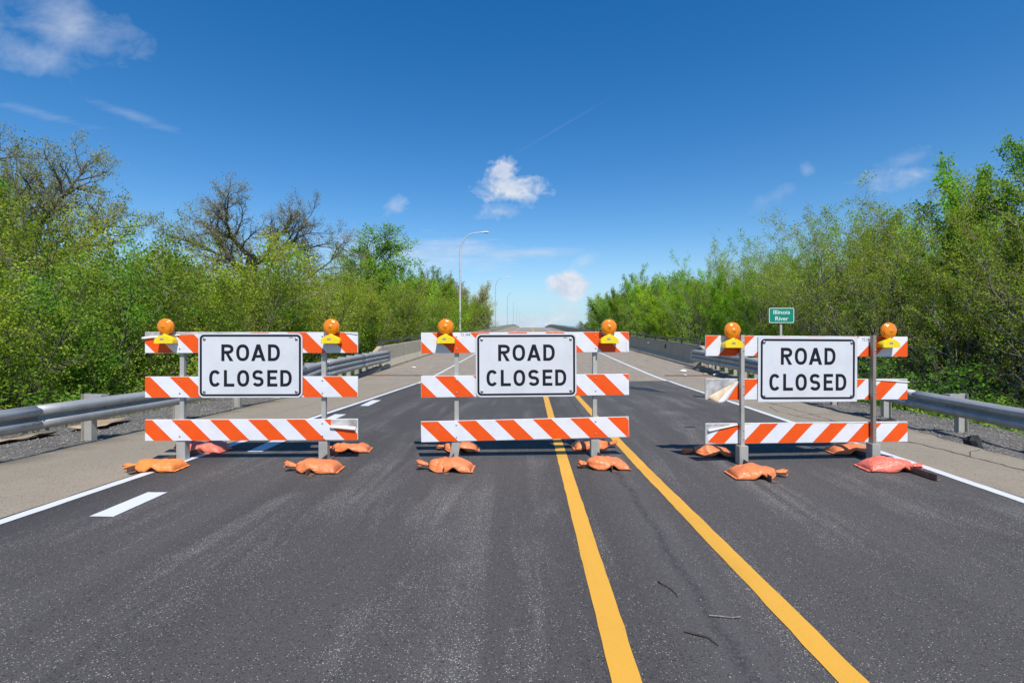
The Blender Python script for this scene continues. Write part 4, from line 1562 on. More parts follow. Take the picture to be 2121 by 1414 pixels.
# ---------------------------------------------------------------- sandbags
def sandbag(seed, mat, label, x, d, rz, flip, L=0.47, Wd=0.31, H=0.145, foot=0.0, tail=0.12):
    rr = random.Random(seed)
    wx, wy = camw(x, d)
    root = tag(empty('sandbag', (wx, wy, 0.016), YAW + rz), label, 'sandbag', 'sandbags weighing down the barricade feet')
    sg = -1.0 if flip else 1.0                       # neck to +x, or to -x when flipped
    nu, nv = 52, 44
    V = []
    ph = rr.uniform(0, 6)

    def shape(u):
        seam = 1 - (1 - min(u / 0.34, 1)) ** 2
        neck = 1.0 if u < 0.66 else max(0.0, 1 - ((u - 0.66) / 0.34) ** 2.0) ** 0.55
        w = Wd / 2 * (0.90 + 0.10 * math.sin(math.pi * min(1, u * 1.3))) * (0.10 + 0.90 * neck)
        h = H * (0.04 + 0.96 * seam ** 0.62) * (0.16 + 0.84 * neck)
        return w, h
    for i in range(nu + 1):
        u = i / nu
        w, h = shape(u)
        xx = -L / 2 + L * u
        dip = 1 - 0.16 * math.exp(-((xx - foot) / 0.075) ** 2)
        bulge = 1 + 0.10 * math.sin(u * 9 + ph)
        for j in range(nv):
            a = 2 * math.pi * j / nv
            c, s = math.cos(a), math.sin(a)
            yy = w * math.copysign(abs(c) ** 0.72, c)
            if u < 0.12:                              # seam corners stick out
                yy *= 1 + 0.10 * (1 - u / 0.12)
            zz = (h * bulge * dip * abs(s) ** 0.80) if s > 0 else -h * 0.16 * abs(s)
            # gathered folds running into the neck, and slack wrinkles everywhere
            fold = max(0.0, (u - 0.50) / 0.5) ** 1.4
            rad_ = 1 + fold * 0.10 * math.sin(11 * a + 2.2 * math.sin(3 * a + ph)) + 0.05 * fbm(xx * 1.0 + seed, yy, 9, 4, seed)
            yy *= rad_
            zz *= rad_
            zz += (0.010 * fbm(xx, yy, 9, 3, seed + 3) + 0.004 * math.sin(46 * (xx + 0.5 * yy) + 5 * fbm(xx, yy, 5, 2, seed))) * (1 if s > 0.15 else 0) * min(1, h / 0.06)
            zb = zz + 0.012
            lift = 0.052 * math.exp(-((xx - foot) / 0.050) ** 2) * (1 - 0.75 * max(0, s))
            zb = max(zb, 0.002) + lift
            if u > 0.8:
                zb += 0.030 * ((u - 0.8) / 0.2)
            V.append((sg * (xx + 0.012 * fbm(yy, zz, 8, 3, seed + 6)), yy, zb))
    F = [(i * nv + j, i * nv + (j + 1) % nv, (i + 1) * nv + (j + 1) % nv, (i + 1) * nv + j) for i in range(nu) for j in range(nv)]
    F += [tuple(range(nv))[::-1], tuple(nu * nv + j for j in range(nv))]
    MB().add(V, F).obj('sack', mat, root, 180)
    # stitched seam: a thin ragged lip across the blind end
    V2 = []
    for k in range(15):
        t = k / 14
        yv = (t - 0.5) * Wd * 0.98
        V2 += [(sg * (-L / 2 - 0.002), yv, 0.016), (sg * (-L / 2 - 0.022 - 0.006 * rr.random()), yv, 0.008 + 0.006 * rr.random())]
    o = obj('seam', mesh_of('seam', V2, [(2 * k, 2 * k + 1, 2 * k + 3, 2 * k + 2) for k in range(14)], mat), root)
    sdm = o.modifiers.new('thickness', 'SOLIDIFY')
    sdm.thickness = 0.003
    # tied neck and flared tail
    wn_, hn = shape(1.0)
    zt = 0.052
    nt, mt = 8, 26
    V3 = []
    droop = rr.uniform(-0.02, 0.035)
    side = rr.uniform(-0.03, 0.03)
    for i in range(nt + 1):
        t = i / nt
        r = 0.015 + 0.030 * t ** 0.8
        for j in range(mt):
            a = 2 * math.pi * j / mt
            ruf = 1 + (0.10 + 0.28 * t) * math.sin(7 * a + 3 * t + ph)
            V3.append((sg * (L / 2 - 0.006 + tail * t + 0.015 * t * math.sin(5 * a + ph)), r * ruf * math.cos(a) + side * t, max(0.006, zt + droop * t + r * 0.62 * ruf * math.sin(a))))
    F3 = [(i * mt + j, i * mt + (j + 1) % mt, (i + 1) * mt + (j + 1) % mt, (i + 1) * mt + j) for i in range(nt) for j in range(mt)]
    tl = obj('tail', mesh_of('tail', V3, F3, mat, 180), root)
    sdm = tl.modifiers.new('thickness', 'SOLIDIFY')
    sdm.thickness = 0.002
    m2 = MB().tube([(sg * (L / 2 - 0.010), 0, zt), (sg * (L / 2 + 0.008), 0, zt)], 0.023, 12)
    m2.tube([(sg * (L / 2), -0.018, zt), (sg * (L / 2 + 0.02), -0.06, zt - 0.012), (sg * (L / 2 - 0.01), -0.10, 0.01)], 0.002, 5)
    m2.obj('tie', MT['tie'], root)
    return root


BAGS = [
    (1, 'bag_bright', 'bright orange sandbag over the front of the left barricade\'s left foot', -3.90, 5.66, 0.06, True, 0.0, 0.47),
    (2, 'bag_pink', 'faded red sandbag behind the left post of the left barricade', -3.97, 6.62, -0.05, True, 0.02, 0.55),
    (3, 'bag_orange', 'orange sandbag over the front of the left barricade\'s right foot', -2.12, 5.60, 0.03, True, -0.04, 0.47),
    (4, 'bag_orange', 'orange sandbag behind the right post of the left barricade', -2.08, 6.62, 0.10, True, 0.0, 0.48),
    (5, 'bag_orange', 'orange sandbag over the front of the middle barricade\'s left foot', -0.68, 5.65, -0.03, True, 0.05, 0.49),
    (6, 'bag_orange', 'orange sandbag behind the left post of the middle barricade', -0.66, 6.66, 0.0, True, 0.02, 0.45),
    (7, 'bag_orange', 'shiny orange sandbag over the front of the middle barricade\'s right foot', 1.06, 5.74, 0.05, True, 0.04, 0.46),
    (8, 'bag_orange', 'orange sandbag behind the right post of the middle barricade', 1.05, 6.80, 0.04, False, 0.0, 0.48),
    (9, 'bag_orange', 'orange sandbag behind the left post of the right barricade', 2.50, 6.40, -0.14, True, 0.05, 0.46),
    (10, 'bag_orange', 'orange sandbag over the front of the right barricade\'s left foot', 2.53, 5.37, -0.03, False, 0.03, 0.46),
    (11, 'bag_orange', 'orange sandbag behind the right post of the right barricade', 4.28, 6.52, -0.05, False, 0.0, 0.48),
    (12, 'bag_pink', 'faded red sandbag over the front of the right barricade\'s right foot', 4.14, 5.66, -0.12, False, 0.10, 0.50),
]
for sd, mk, lb, x, d, rz, fl, ft, L in BAGS:
    L *= 0.96
    rv = random.Random(sd * 7)
    sandbag(sd, MT[mk], lb, x, d, rz, fl, L, 0.30 + 0.03 * rv.random(), 0.096 + 0.028 * rv.random(), ft * (1 if not fl else -1), 0.09 + 0.05 * rv.random())

# ---------------------------------------------------------------- river sign
rs_root = tag(empty('river_sign', (8.63, 18.2, 0), 0.0), 'small green Illinois River sign on a post behind the right guardrail', 'road sign')
pn = obj('sign_panel', plate_mesh('sign_panel', rrect(0.86, 0.53, 0.05), -0.003, 0.003, MT['sign_green']), rs_root, (0, -0.035, 2.335))
obj('border', ring_mesh('border', rrect(0.85, 0.52, 0.047), rrect(0.815, 0.485, 0.034), -0.0036, MT['litter']), pn)
text_obj('Illinois', 0.20, MT['litter'], pn, (0, -0.0038, 0.105), 'lettering', 0.56, 0.0015)
text_obj('River', 0.20, MT['litter'], pn, (0, -0.0038, -0.115), 'lettering', 0.44, 0.0015)
MB().box((0, 0, 1.15), (0.085, 0.006, 2.9)).box((0.04, 0.012, 1.15), (0.006, 0.03, 2.9)).box((-0.04, 0.012, 1.15), (0.006, 0.03, 2.9)).obj('post', MT['post'], rs_root)
for z in (2.13, 2.54):
    bolt_at(pn, 0, -0.0035, z - 2.335, 0.011, 0.008)


# ---------------------------------------------------------------- things lying about
def twig(label, pts, r, mat=None):
    o = MB().tube([(x - pts[0][0], y - pts[0][1], z) for x, y, z in pts], [r * (1 - 0.6 * i / (len(pts) - 1)) for i in range(len(pts))], 6).obj('twig', mat or MT['twig'], None, 60, loc=(pts[0][0], pts[0][1], 0.016))
    return tag(o, label, 'twig', 'twigs on the asphalt')


twig('curved dark twig lying between the yellow lines, farthest of the three twigs', [(0.735, 3.045, .006), (0.755, 3.0, .009), (0.785, 2.955, .008), (0.80, 2.90, .006), (0.80, 2.865, .004)], 0.0045)
t2 = twig('straight pale twig with a forked tip lying nearest the right yellow line', [(0.905, 2.675, .006), (0.96, 2.665, .008), (1.02, 2.655, .007), (1.065, 2.668, .010)], 0.0045, MT['bark_grey'])
MB().tube([(0.11, -0.018, .008), (0.155, -0.022, .012)], [0.003, 0.0015], 5).obj('fork', MT['bark_grey'], t2)
twig('bent brown twig lying nearest the camera', [(0.735, 2.525, .006), (0.79, 2.495, .008), (0.835, 2.475, .007), (0.85, 2.44, .006), (0.862, 2.415, .004)], 0.005)


def crumple(name, label, cat, loc, size, mat, seed, flat=0.5, group=None):
    rr = random.Random(seed)
    bm = bmesh.new()
    bmesh.ops.create_icosphere(bm, subdivisions=2, radius=1.0)
    for v in bm.verts:
        k = 1 + 0.45 * mnoise.noise(v.co * 1.7 + Vector((seed, 0, 0))) + rr.uniform(-.12, .12)
        v.co = Vector((v.co.x * size[0] * k, v.co.y * size[1] * k, max(-0.3, v.co.z) * size[2] * k * flat))
    me = bpy.data.meshes.new(name)
    bm.to_mesh(me)
    bm.free()
    me.materials.append(mat)
    return tag(obj(name, me, None, loc, (0, 0, rr.uniform(0, 6))), label, cat, group)


crumple('litter_scrap', 'crumpled white scrap of litter on the slab by the right parapet end', 'litter', (6.45, 22.3, deck_z(22.3) + .04), (.20, .12, .12), MT['litter'], 1, group='litter by the bridge')
crumple('litter_scrap', 'small white scrap of litter on the right joint plate nearest the road', 'litter', (6.0, 20.5, deck_z(20.5) + .04), (.06, .05, .05), MT['litter'], 2, group='litter by the bridge')
crumple('litter_scrap', 'pair-sized pale scrap of litter against the right kerb', 'litter', (6.85, 20.7, deck_z(20.7) + .06), (.13, .09, .10), MT['card'], 3, group='litter by the bridge')
crumple('litter_scrap', 'bluish white scrap of litter beside the right kerb foot', 'litter', (7.18, 20.45, deck_z(20.4) + .06), (.12, .08, .10), MT['sign_white'], 4, group='litter by the bridge')
crumple('litter_scrap', 'white scrap of litter on the slab near the left parapet', 'litter', (-5.6, 23.8, deck_z(23.8) + .03), (.16, .10, .07), MT['litter'], 5, group='litter by the bridge')
crumple('rubble_lump', 'black lump of broken asphalt nearest the front right guardrail post', 'rubble', (6.55, 7.9, -.11), (.13, .10, .16), MT['rubble'], 6, 0.9, 'lumps of broken asphalt')
crumple('rubble_lump', 'black lump of broken asphalt on the right verge between two posts', 'rubble', (6.72, 9.9, -.12), (.12, .10, .13), MT['rubble'], 7, 0.9, 'lumps of broken asphalt')
crumple('rubble_lump', 'small black lump on the verge at the right frame edge', 'rubble', (6.6, 7.0, -.13), (.07, .06, .08), MT['rubble'], 8, 0.9, 'lumps of broken asphalt')
for k, (x, y, w, l, a, lb) in enumerate(((-7.75, 8.9, .55, 1.1, 0.35, 'flat brown cardboard sheet lying behind the left guardrail post'), (-7.9, 7.6, .35, .8, -0.2, 'flattened dark cardboard scrap lying behind the left guardrail'))):
    V, n = [], 6
    for j in range(n + 1):
        for i in range(4):
            V.append((-w / 2 + w * i / 3, -l / 2 + l * j / n, 0.05 + 0.03 * fbm(i + k * 3, j, 0.7, 2, 3) + 0.03 * (i == 3)))
    o = obj('cardboard_sheet', fast_mesh('cardboard_sheet', V, [(j * 4 + i, j * 4 + i + 1, j * 4 + i + 5, j * 4 + i + 4) for j in range(n) for i in range(3)], MT['card']), None, (x, y, verge_left(x, y)), (0, 0, a))
    s = o.modifiers.new('thickness', 'SOLIDIFY')
    s.thickness = 0.006
    tag(o, lb, 'cardboard', 'cardboard on the left verge')

# ---------------------------------------------------------------- trees
LEAF = dict(
    bright=m_leaf('bright_spring_leaves', (0.141, 0.237, 0.013), (0.243, 0.384, 0.018), (0.384, 0.550, 0.033), 0.42, 0.020),
    fresh=m_leaf('fresh_green_leaves', (0.095, 0.195, 0.016), (0.165, 0.310, 0.022), (0.260, 0.430, 0.036), 0.42, 0.018),
    olive=m_leaf('olive_leaves', (0.166, 0.205, 0.018), (0.269, 0.320, 0.028), (0.384, 0.422, 0.051), 0.40, 0.022),
    bronze=m_leaf('bronze_leaves', (0.240, 0.222, 0.105), (0.340, 0.330, 0.150), (0.420, 0.425, 0.190), 0.38, 0.02),
    dark=m_leaf('deep_green_leaves', (0.077, 0.154, 0.014), (0.141, 0.256, 0.023), (0.237, 0.371, 0.036), 0.40, 0.02),
    far=m_leaf('distant_green_leaves', (0.166, 0.250, 0.038), (0.243, 0.346, 0.058), (0.333, 0.435, 0.083), 0.36, 0.02),
)


def nrm(v):
    return v / (math.sqrt(v[0] * v[0] + v[1] * v[1] + v[2] * v[2]) + 1e-9)


class TreeGen:
    def __init__(self, seed, P):
        self.r = np.random.default_rng(seed)
        self.P = P
        self.lines = []
        self.leafpts = []      # (pos, dir, tone of the branch)
        self.tone = 0.5
        nst = P.get('stems', 1)
        for k in range(nst):
            a = k * 2.399 + self.r.uniform(0, 1)
            sp = P.get('spread', 0.0) * self.r.uniform(0.5, 1.0)
            d = nrm(np.array([math.cos(a) * sp, math.sin(a) * sp, 1.0]))
            st = np.array([math.cos(a), math.sin(a), 0]) * P.get('base', 0.0) * self.r.uniform(0.2, 1)
            self.grow(st, d, P['len'] * self.r.uniform(0.72, 1.0), P['rad'] * self.r.uniform(0.7, 1.0), 0)

    def grow(self, p, d, L, r0, lv):
        P, r = self.P, self.r
        if lv == 1:
            self.tone = r.uniform(0, 1)
        n = P['segs'][lv]
        W_ = r.normal(0, P['wander'][lv], (n, 3))
        up = P['up'][lv]
        pts = [p]
        dirs = []
        step = L / n
        for i in range(n):
            d = nrm(d + W_[i] + np.array([0, 0, up]))
            p = p + d * step
            pts.append(p)
            dirs.append(d)
        pts = np.array(pts)
        tp = P['tip'][lv]
        rad_ = r0 * (1 - (1 - tp) * np.linspace(0, 1, n + 1) ** 0.9)
        self.lines.append((pts, rad_, P['sides'][lv]))
        last = len(P['segs']) - 1
        if lv >= last - P.get('leaf_levels', 1) + 1:
            m = P['leaves'] if lv == last else int(P['leaves'] * 0.6)
            if pts[0][2] < P.get('bare', 0.0) * P['len'] and r.random() < 0.72:
                m = max(1, m // 7)
            t = r.uniform(0.08, 1.0, m) * n
            i = np.minimum(t.astype(int), n - 1)
            f = (t - i)[:, None]
            self.leafpts.append((pts[i] * (1 - f) + pts[i + 1] * f, np.array(dirs)[i], self.tone))
        if lv < last:
            cnt = P['n'][lv]
            cnt = int(cnt * r.uniform(0.8, 1.2) + 0.5)
            t0 = P['t0'][lv]
            az = r.uniform(0, 6.28)
            for k in range(cnt):
                t = (t0 + (1 - t0) * (k + r.uniform(0, 1)) / cnt) * n
                i = min(int(t), n - 1)
                f = t - i
                q = pts[i] * (1 - f) + pts[i + 1] * f
                dd = dirs[i]
                az += 2.399 + r.normal(0, 0.5)
                a = np.array([1.0, 0, 0]) if abs(dd[2]) > 0.9 else np.array([0, 0, 1.0])
                u = nrm(np.cross(dd, a))
                v = np.cross(dd, u)
                ang = P['ang'][lv] + r.normal(0, 0.16)
                nd = nrm(dd * math.cos(ang) + (u * math.cos(az) + v * math.sin(az)) * math.sin(ang))
                tt = t / n
                cl = L * P['ratio'][lv] * (1 - P['fall'][lv] * tt) * r.uniform(0.7, 1.2)
                cr = min(rad_[i] * 0.72, r0 * P['rr'][lv])
                self.grow(q, nd, cl, cr, lv + 1)

    def wood(self, name, mat):
        V, Q, b = [], [], 0
        for pts, rad_, s in self.lines:
            n = len(pts)
            d = np.gradient(pts, axis=0)
            d /= np.linalg.norm(d, axis=1)[:, None] + 1e-9
            ref = np.array([0.31, 0.27, 0.91]) if abs(d[0][2]) < 0.8 else np.array([0.9, 0.4, 0.1])
            a = np.cross(d, ref)
            a /= np.linalg.norm(a, axis=1)[:, None] + 1e-9
            c = np.cross(d, a)
            w = 2 * np.pi * np.arange(s) / s
            ring = pts[:, None, :] + (a[:, None, :] * np.cos(w)[None, :, None] + c[:, None, :] * np.sin(w)[None, :, None]) * rad_[:, None, None]
            V.append(ring.reshape(-1, 3))
            i = np.arange(n - 1)[:, None] * s
            k = np.arange(s)[None, :]
            k2 = (k + 1) % s
            Q.append(np.stack([i + k, i + k2, i + s + k2, i + s + k], -1).reshape(-1, 4) + b)
            b += n * s
        return fast_mesh(name, np.concatenate(V), np.concatenate(Q), mat, True)

    def leaves(self, name, mat):
        P, r = self.P, self.r
        p = np.concatenate([q[0] for q in self.leafpts])
        d = np.concatenate([q[1] for q in self.leafpts])
        n = len(p)
        p = p + r.normal(0, P.get('scatter', 0.05), (n, 3))
        ax = d * P.get('align', 0.6) + r.normal(0, 0.6, (n, 3)) + np.array([0, 0, P.get('droop', 0.0)])
        ax /= np.linalg.norm(ax, axis=1)[:, None]
        up = np.array([0.1, -0.55, 0.75]) + r.normal(0, 0.42, (n, 3))
        b = np.cross(ax, up)
        b /= np.linalg.norm(b, axis=1)[:, None] + 1e-9
        nn = np.cross(b, ax)
        s = P['leaf'] * r.uniform(0.55, 1.3, n)[:, None]
        w = s * P.get('aspect', 0.62)
        v0 = p
        v1 = p + ax * s * 0.48 + b * w * 0.5 + nn * s * 0.10
        v2 = p + ax * s
        v3 = p + ax * s * 0.42 - b * w * 0.5 + nn * s * 0.10
        V = np.stack([v0, v1, v2, v3], 1).reshape(-1, 3)
        Q = np.arange(4 * n).reshape(-1, 4)
        # clumps share a tone: random by twig plus a little by leaf
        g = np.concatenate([np.full(len(q[0]), 0.62 * q[2] + 0.38 * r.uniform(0, 1)) for q in self.leafpts])
        rnd = np.clip(0.68 * g + 0.32 * r.uniform(0, 1, n), 0, 1)
        return fast_mesh(name, V, Q, mat, False, rnd)


PR = {
    # dense young tree with upright leafy shoots
    'maple': dict(stems=3, spread=0.26, base=0.25, len=9.0, rad=0.12, segs=[9, 8, 5, 3], wander=[.07, .10, .13, .15], up=[.03, .13, .16, .12], tip=[.10, .15, .3, .4], sides=[7, 4, 3, 3],
                  n=[20, 13, 5], t0=[.10, .12, .12], ang=[.80, .62, .62], ratio=[.46, .34, .42], fall=[.62, .45, .3], rr=[.38, .45, .6], leaves=9, leaf_levels=2, leaf=0.074, scatter=.07, aspect=.70),
    # dense many-stemmed thicket shrub, leafy to the ground
    'shrub': dict(stems=9, spread=0.62, base=0.5, len=5.2, rad=0.045, segs=[7, 5, 3], wander=[.10, .15, .18], up=[.05, .06, .05], tip=[.15, .25, .4], sides=[5, 3, 3],
                  n=[17, 7], t0=[.06, .12], ang=[.80, .75], ratio=[.34, .42], fall=[.45, .3], rr=[.4, .5], leaves=28, leaf_levels=2, leaf=0.060, scatter=.09, aspect=.66),
    # sparser, twiggier thicket shrub
    'scrub': dict(stems=8, spread=0.60, base=0.6, len=5.6, rad=0.05, segs=[7, 6, 4], wander=[.12, .17, .2], up=[.04, .05, .02], tip=[.15, .25, .4], sides=[5, 3, 3],
                  n=[15, 8], t0=[.08, .12], ang=[.85, .8], ratio=[.36, .42], fall=[.4, .3], rr=[.42, .5], leaves=24, leaf_levels=1, leaf=0.048, scatter=.05, aspect=.6),
    # open grey-stemmed tree with bare lower branches
    'grey': dict(stems=4, spread=0.42, base=0.35, len=8.2, rad=0.085, segs=[9, 8, 5, 3], wander=[.085, .12, .15, .18], up=[.02, .05, .04, .03], tip=[.15, .2, .3, .4], sides=[6, 4, 3, 3],
                 n=[13, 8, 4], t0=[.10, .2, .2], ang=[.72, .70, .7], ratio=[.50, .42, .42], fall=[.35, .3, .3], rr=[.5, .5, .6], leaves=17, leaf_levels=1, leaf=0.056, bare=0.40, scatter=.06, aspect=.6),
    # broad spreading tree with dark limbs and small bronze leaves
    'oak': dict(stems=1, spread=0.0, base=0.0, len=8.6, rad=0.33, segs=[7, 10, 8, 6, 4], wander=[.05, .12, .15, .17, .2], up=[.03, .035, .035, .04, .05], tip=[.60, .10, .14, .25, .4], sides=[9, 6, 4, 3, 3],
                n=[10, 12, 8, 5], t0=[.64, .16, .14, .12], ang=[1.0, .74, .70, .7], ratio=[.66, .56, .46, .46], fall=[.12, .50, .40, .3], rr=[.48, .36, .40, .5], leaves=8, leaf_levels=1, leaf=0.066, scatter=.07, aspect=.55),
    # full rounded tree
    'round': dict(stems=1, spread=0.0, base=0.0, len=9.5, rad=0.20, segs=[8, 7, 5, 3], wander=[.06, .13, .16, .18], up=[.02, .05, .06, .05], tip=[.2, .2, .3, .4], sides=[8, 5, 3, 3],
                  n=[26, 12, 5], t0=[.18, .18, .15], ang=[.95, .70, .7], ratio=[.40, .42, .45], fall=[.45, .35, .3], rr=[.42, .5, .6], leaves=18, leaf_levels=2, leaf=0.092, scatter=.12, aspect=.75),
    # knee-high undergrowth
    'bush': dict(stems=13, spread=0.95, base=0.35, len=1.45, rad=0.014, segs=[5, 4], wander=[.14, .2], up=[.03, .03], tip=[.25, .4], sides=[3, 3],
                 n=[9], t0=[.08], ang=[.8], ratio=[.42], fall=[.35], rr=[.5], leaves=13, leaf_levels=2, leaf=0.062, scatter=.05, aspect=.7),
    # tree seen only from far away: fewer, larger leaf clumps
    'far': dict(stems=2, spread=0.2, base=0.3, len=9.5, rad=0.16, segs=[7, 5, 3], wander=[.07, .13, .15], up=[.03, .07, .08], tip=[.2, .25, .4], sides=[5, 3, 3],
                n=[34, 13], t0=[.10, .15], ang=[.85, .7], ratio=[.38, .42], fall=[.5, .35], rr=[.4, .5], leaves=36, leaf_levels=2, leaf=0.12, scatter=.18, aspect=.8),
}
PROTO = {}
for i, (key, variants, leafmats, bark) in enumerate((
        ('maple', 3, ['bright', 'fresh', 'bright'], 'bark'), ('shrub', 3, ['bright', 'fresh', 'olive'], 'bark'),
        ('scrub', 3, ['olive', 'bright', 'olive'], 'bark_grey'), ('grey', 3, ['olive', 'bright', 'olive'], 'bark_grey'),
        ('oak', 2, ['bronze', 'bronze'], 'bark'), ('round', 1, ['fresh'], 'bark'),
        ('bush', 3, ['fresh', 'dark', 'dark'], 'bark'), ('far', 3, ['far', 'bright', 'bronze'], 'bark'))):
    for v in range(variants):
        g = TreeGen(100 * i + 4 * v + 11, PR[key])
        wd, lf = g.wood(f'{key}_trunk', MT[bark]), g.leaves(f'{key}_crown', LEAF[leafmats[v]])
        co = np.zeros(len(lf.vertices) * 3, dtype=np.float32)
        lf.vertices.foreach_get('co', co)
        PROTO[(key, v)] = (wd, lf, float(np.percentile(co.reshape(-1, 3)[:, 2], 99.7)))

KIND_NAME = dict(maple='maple_tree', shrub='thicket_shrub', scrub='twiggy_shrub', grey='grey_stemmed_tree', oak='spreading_tree', round='rounded_tree', bush='low_bush', far='distant_tree')
tr = random.Random(77)
PLANTED = []


def plant(key, v, x, y, top, label, cat, group=None, rz=None, wide=1.0, lean=(0, 0), sink=0.05):
    """a tree whose crown reaches the height `top` above the road datum"""
    wd, lf, h = PROTO[(key, v)]
    gz = ground_z(x, y)
    dep = -x * math.sin(YAW) + y * math.cos(YAW)
    px = 1060.5 + 1060.5 * (x * math.cos(YAW) + y * math.sin(YAW)) / max(0.5, dep)
    if px < -450 or px > 2570:              # nothing of it shows
        return None
    s = (top - gz) / h
    o = empty(KIND_NAME[key], (x, y, gz - sink), tr.uniform(0, 6.28) if rz is None else rz)
    o.rotation_euler = (lean[0], lean[1], o.rotation_euler.z)
    o.scale = (s * wide, s * wide, s)
    tag(o, label, cat, group)
    if group:
        PLANTED.append((o, label, px, math.hypot(x, y)))
    link(bpy.data.objects.new('trunk', wd), o)
    link(bpy.data.objects.new('crown', lf), o)
    return o


# landmarks
plant('oak', 0, -23.6, 23.6, 11.8, 'large half-bare spreading tree at the far left edge', 'tree', rz=3.3, wide=0.95)
plant('oak', 0, -21.0, 36.0, 12.9, 'large spreading bronze tree with dark limbs above the left barricade', 'tree', rz=1.5, wide=1.12)
plant('round', 0, -17.3, 51.0, 13.3, 'full rounded green tree rising left of the nearest street lamp', 'tree', rz=0.3, wide=1.45)
plant('far', 2, -16.5, 108.0, 15.4, 'bronze spreading tree behind the nearest street lamp pole', 'tree', rz=3.9, wide=1.15)
plant('far', 2, -12.4, 112.0, 14.0, 'small bronze tree nearest the bridge on the left, right of the lamp pole', 'tree', rz=1.0, wide=0.95, lean=(0, 0.10))
plant('oak', 1, -19.0, 100.0, 15.6, 'bronze-topped tree between the rounded tree and the lamp pole', 'tree', rz=5.0, wide=0.6)
plant('maple', 2, 18.9, 18.2, 11.0, 'tallest green tree at the right edge of the photograph', 'tree', rz=1.3, wide=1.0)
plant('maple', 1, 17.6, 20.6, 9.9, 'second tallest green tree left of the tallest one on the right', 'tree', rz=0.2, wide=0.85)
plant('maple', 2, 14.6, 71.0, 12.0, 'light green tree standing highest among the trees right of the bridge', 'tree', rz=2.2)

# left thicket, front row: from the frame edge to the bridge
GL = 'shrubs in the thicket behind the left guardrail'
SPEC_L = {0: ('leafy bright green shrub in the front of the left thicket', 'bright'), 1: ('fresh green shrub in the front of the left thicket', 'fresh'), 2: ('olive green shrub in the front of the left thicket', 'olive')}
y = 5.0
k = 0
while y < 66:
    x = -11.6 - tr.uniform(0, 2.6)
    if k % 3 == 1:
        v = tr.choice([0, 2])
        plant('scrub', v, x, y, 4.0 + 0.072 * y + tr.uniform(-.6, .7), 'twiggy olive shrub in the front row of the left thicket', 'shrub', 'twiggy shrubs of the left thicket')
    else:
        v = tr.choice([0, 1, 2])
        plant('shrub', v, x, y, 3.5 + 0.072 * y + tr.uniform(-.6, .6), SPEC_L[v][0], 'shrub', f'{SPEC_L[v][1]} shrubs of the left thicket')
    y += tr.uniform(1.5, 2.3) * (1 + y / 90)
    k += 1
# second and third rows
for row, (xa, xb, ya, yb, st, lo, hi) in enumerate(((-16.5, -14.2, 7, 72, 2.5, 5.2, 7.3), (-21, -17.5, 9, 80, 3.3, 5.8, 8.0), (-27, -22, 12, 95, 4.2, 6.0, 8.4))):
    y = ya
    while y < yb:
        x = tr.uniform(xa, xb)
        top = tr.uniform(lo, hi) + 0.055 * max(0, y - 22) - (1.9 if 22 < y < 42 else 0.3)
        q = tr.random()
        if q < 0.42:
            v = tr.choice([0, 1, 2])
            plant('maple', v, x, y, top, 'young green tree growing behind the front shrubs of the left thicket', 'tree', 'young trees of the left thicket')
        elif q < 0.72:
            plant('scrub', tr.choice([0, 1, 2]), x, y, top - 0.3, 'tall twiggy shrub deep in the left thicket', 'shrub', 'tall twiggy shrubs of the left thicket')
        elif q < 0.88:
            plant('shrub', tr.choice([0, 2]), x, y, top - 0.4, 'tall leafy shrub growing deep in the left thicket', 'shrub', 'tall leafy shrubs of the left thicket')
        else:
            plant('grey', tr.choice([0, 1, 2]), x, y, top + 0.2, 'thin grey-stemmed tree in the left thicket', 'tree', 'grey-stemmed trees of the left thicket')
        y += st * tr.uniform(0.8, 1.25) * (1 + y / 110)
# left, along the bridge
for k in range(16):
    y = 60 + k * 5.6 + tr.uniform(-2, 2)
    x = -13.0 - tr.uniform(0, 5) - 0.02 * (y - 60)
    plant(*(('far', k % 2) if y > 75 else ('maple', k % 3)), x, y, 11.0 + 0.022 * (y - 60) - (2.6 if y > 88 else 0.0) + tr.uniform(-1.2, 1.2), 'green tree beside the bridge on the left bank', 'tree', 'trees along the left side of the bridge')
for k in range(12):
    y = 66 + k * 8 + tr.uniform(-3, 3)
    x = -22.0 - tr.uniform(0, 10)
    plant('far', k % 2, x, y, 11.0 + tr.uniform(-1.0, 1.4) + 0.02 * (y - 66), 'green tree in the second rank along the left side of the bridge', 'tree', 'second rank of trees left of the bridge')

# right: front bushes, grey-stemmed trees, light green trees
for k in range(15):
    y = 9.0 + k * 2.05 + tr.uniform(-.5, .5)
    x = 12.6 + tr.uniform(0, 3.2)
    top = 6.7 + tr.uniform(-.7, 0.6) + 0.03 * y
    plant('grey', tr.choice([0, 1, 2]), x, y, top, 'open grey-stemmed tree with bare lower branches behind the right guardrail', 'tree', 'grey-stemmed trees behind the right guardrail')
for k in range(11):
    y = 9.0 + k * 3.0 + tr.uniform(-.9, .9)
    x = 17.0 + tr.uniform(0, 3.0)
    q = tr.random()
    top = 7.8 + tr.uniform(-.6, 0.6)
    if q < 0.45:
        plant('grey', tr.choice([0, 2]), x, y, top, 'open grey-stemmed tree in the second rank on the right', 'tree', 'second rank of grey-stemmed trees on the right')
    else:
        plant('maple', tr.choice([0, 1, 2]), x, y, top, 'young green tree behind the grey-stemmed trees on the right', 'tree', 'young green trees behind the grey stems on the right')
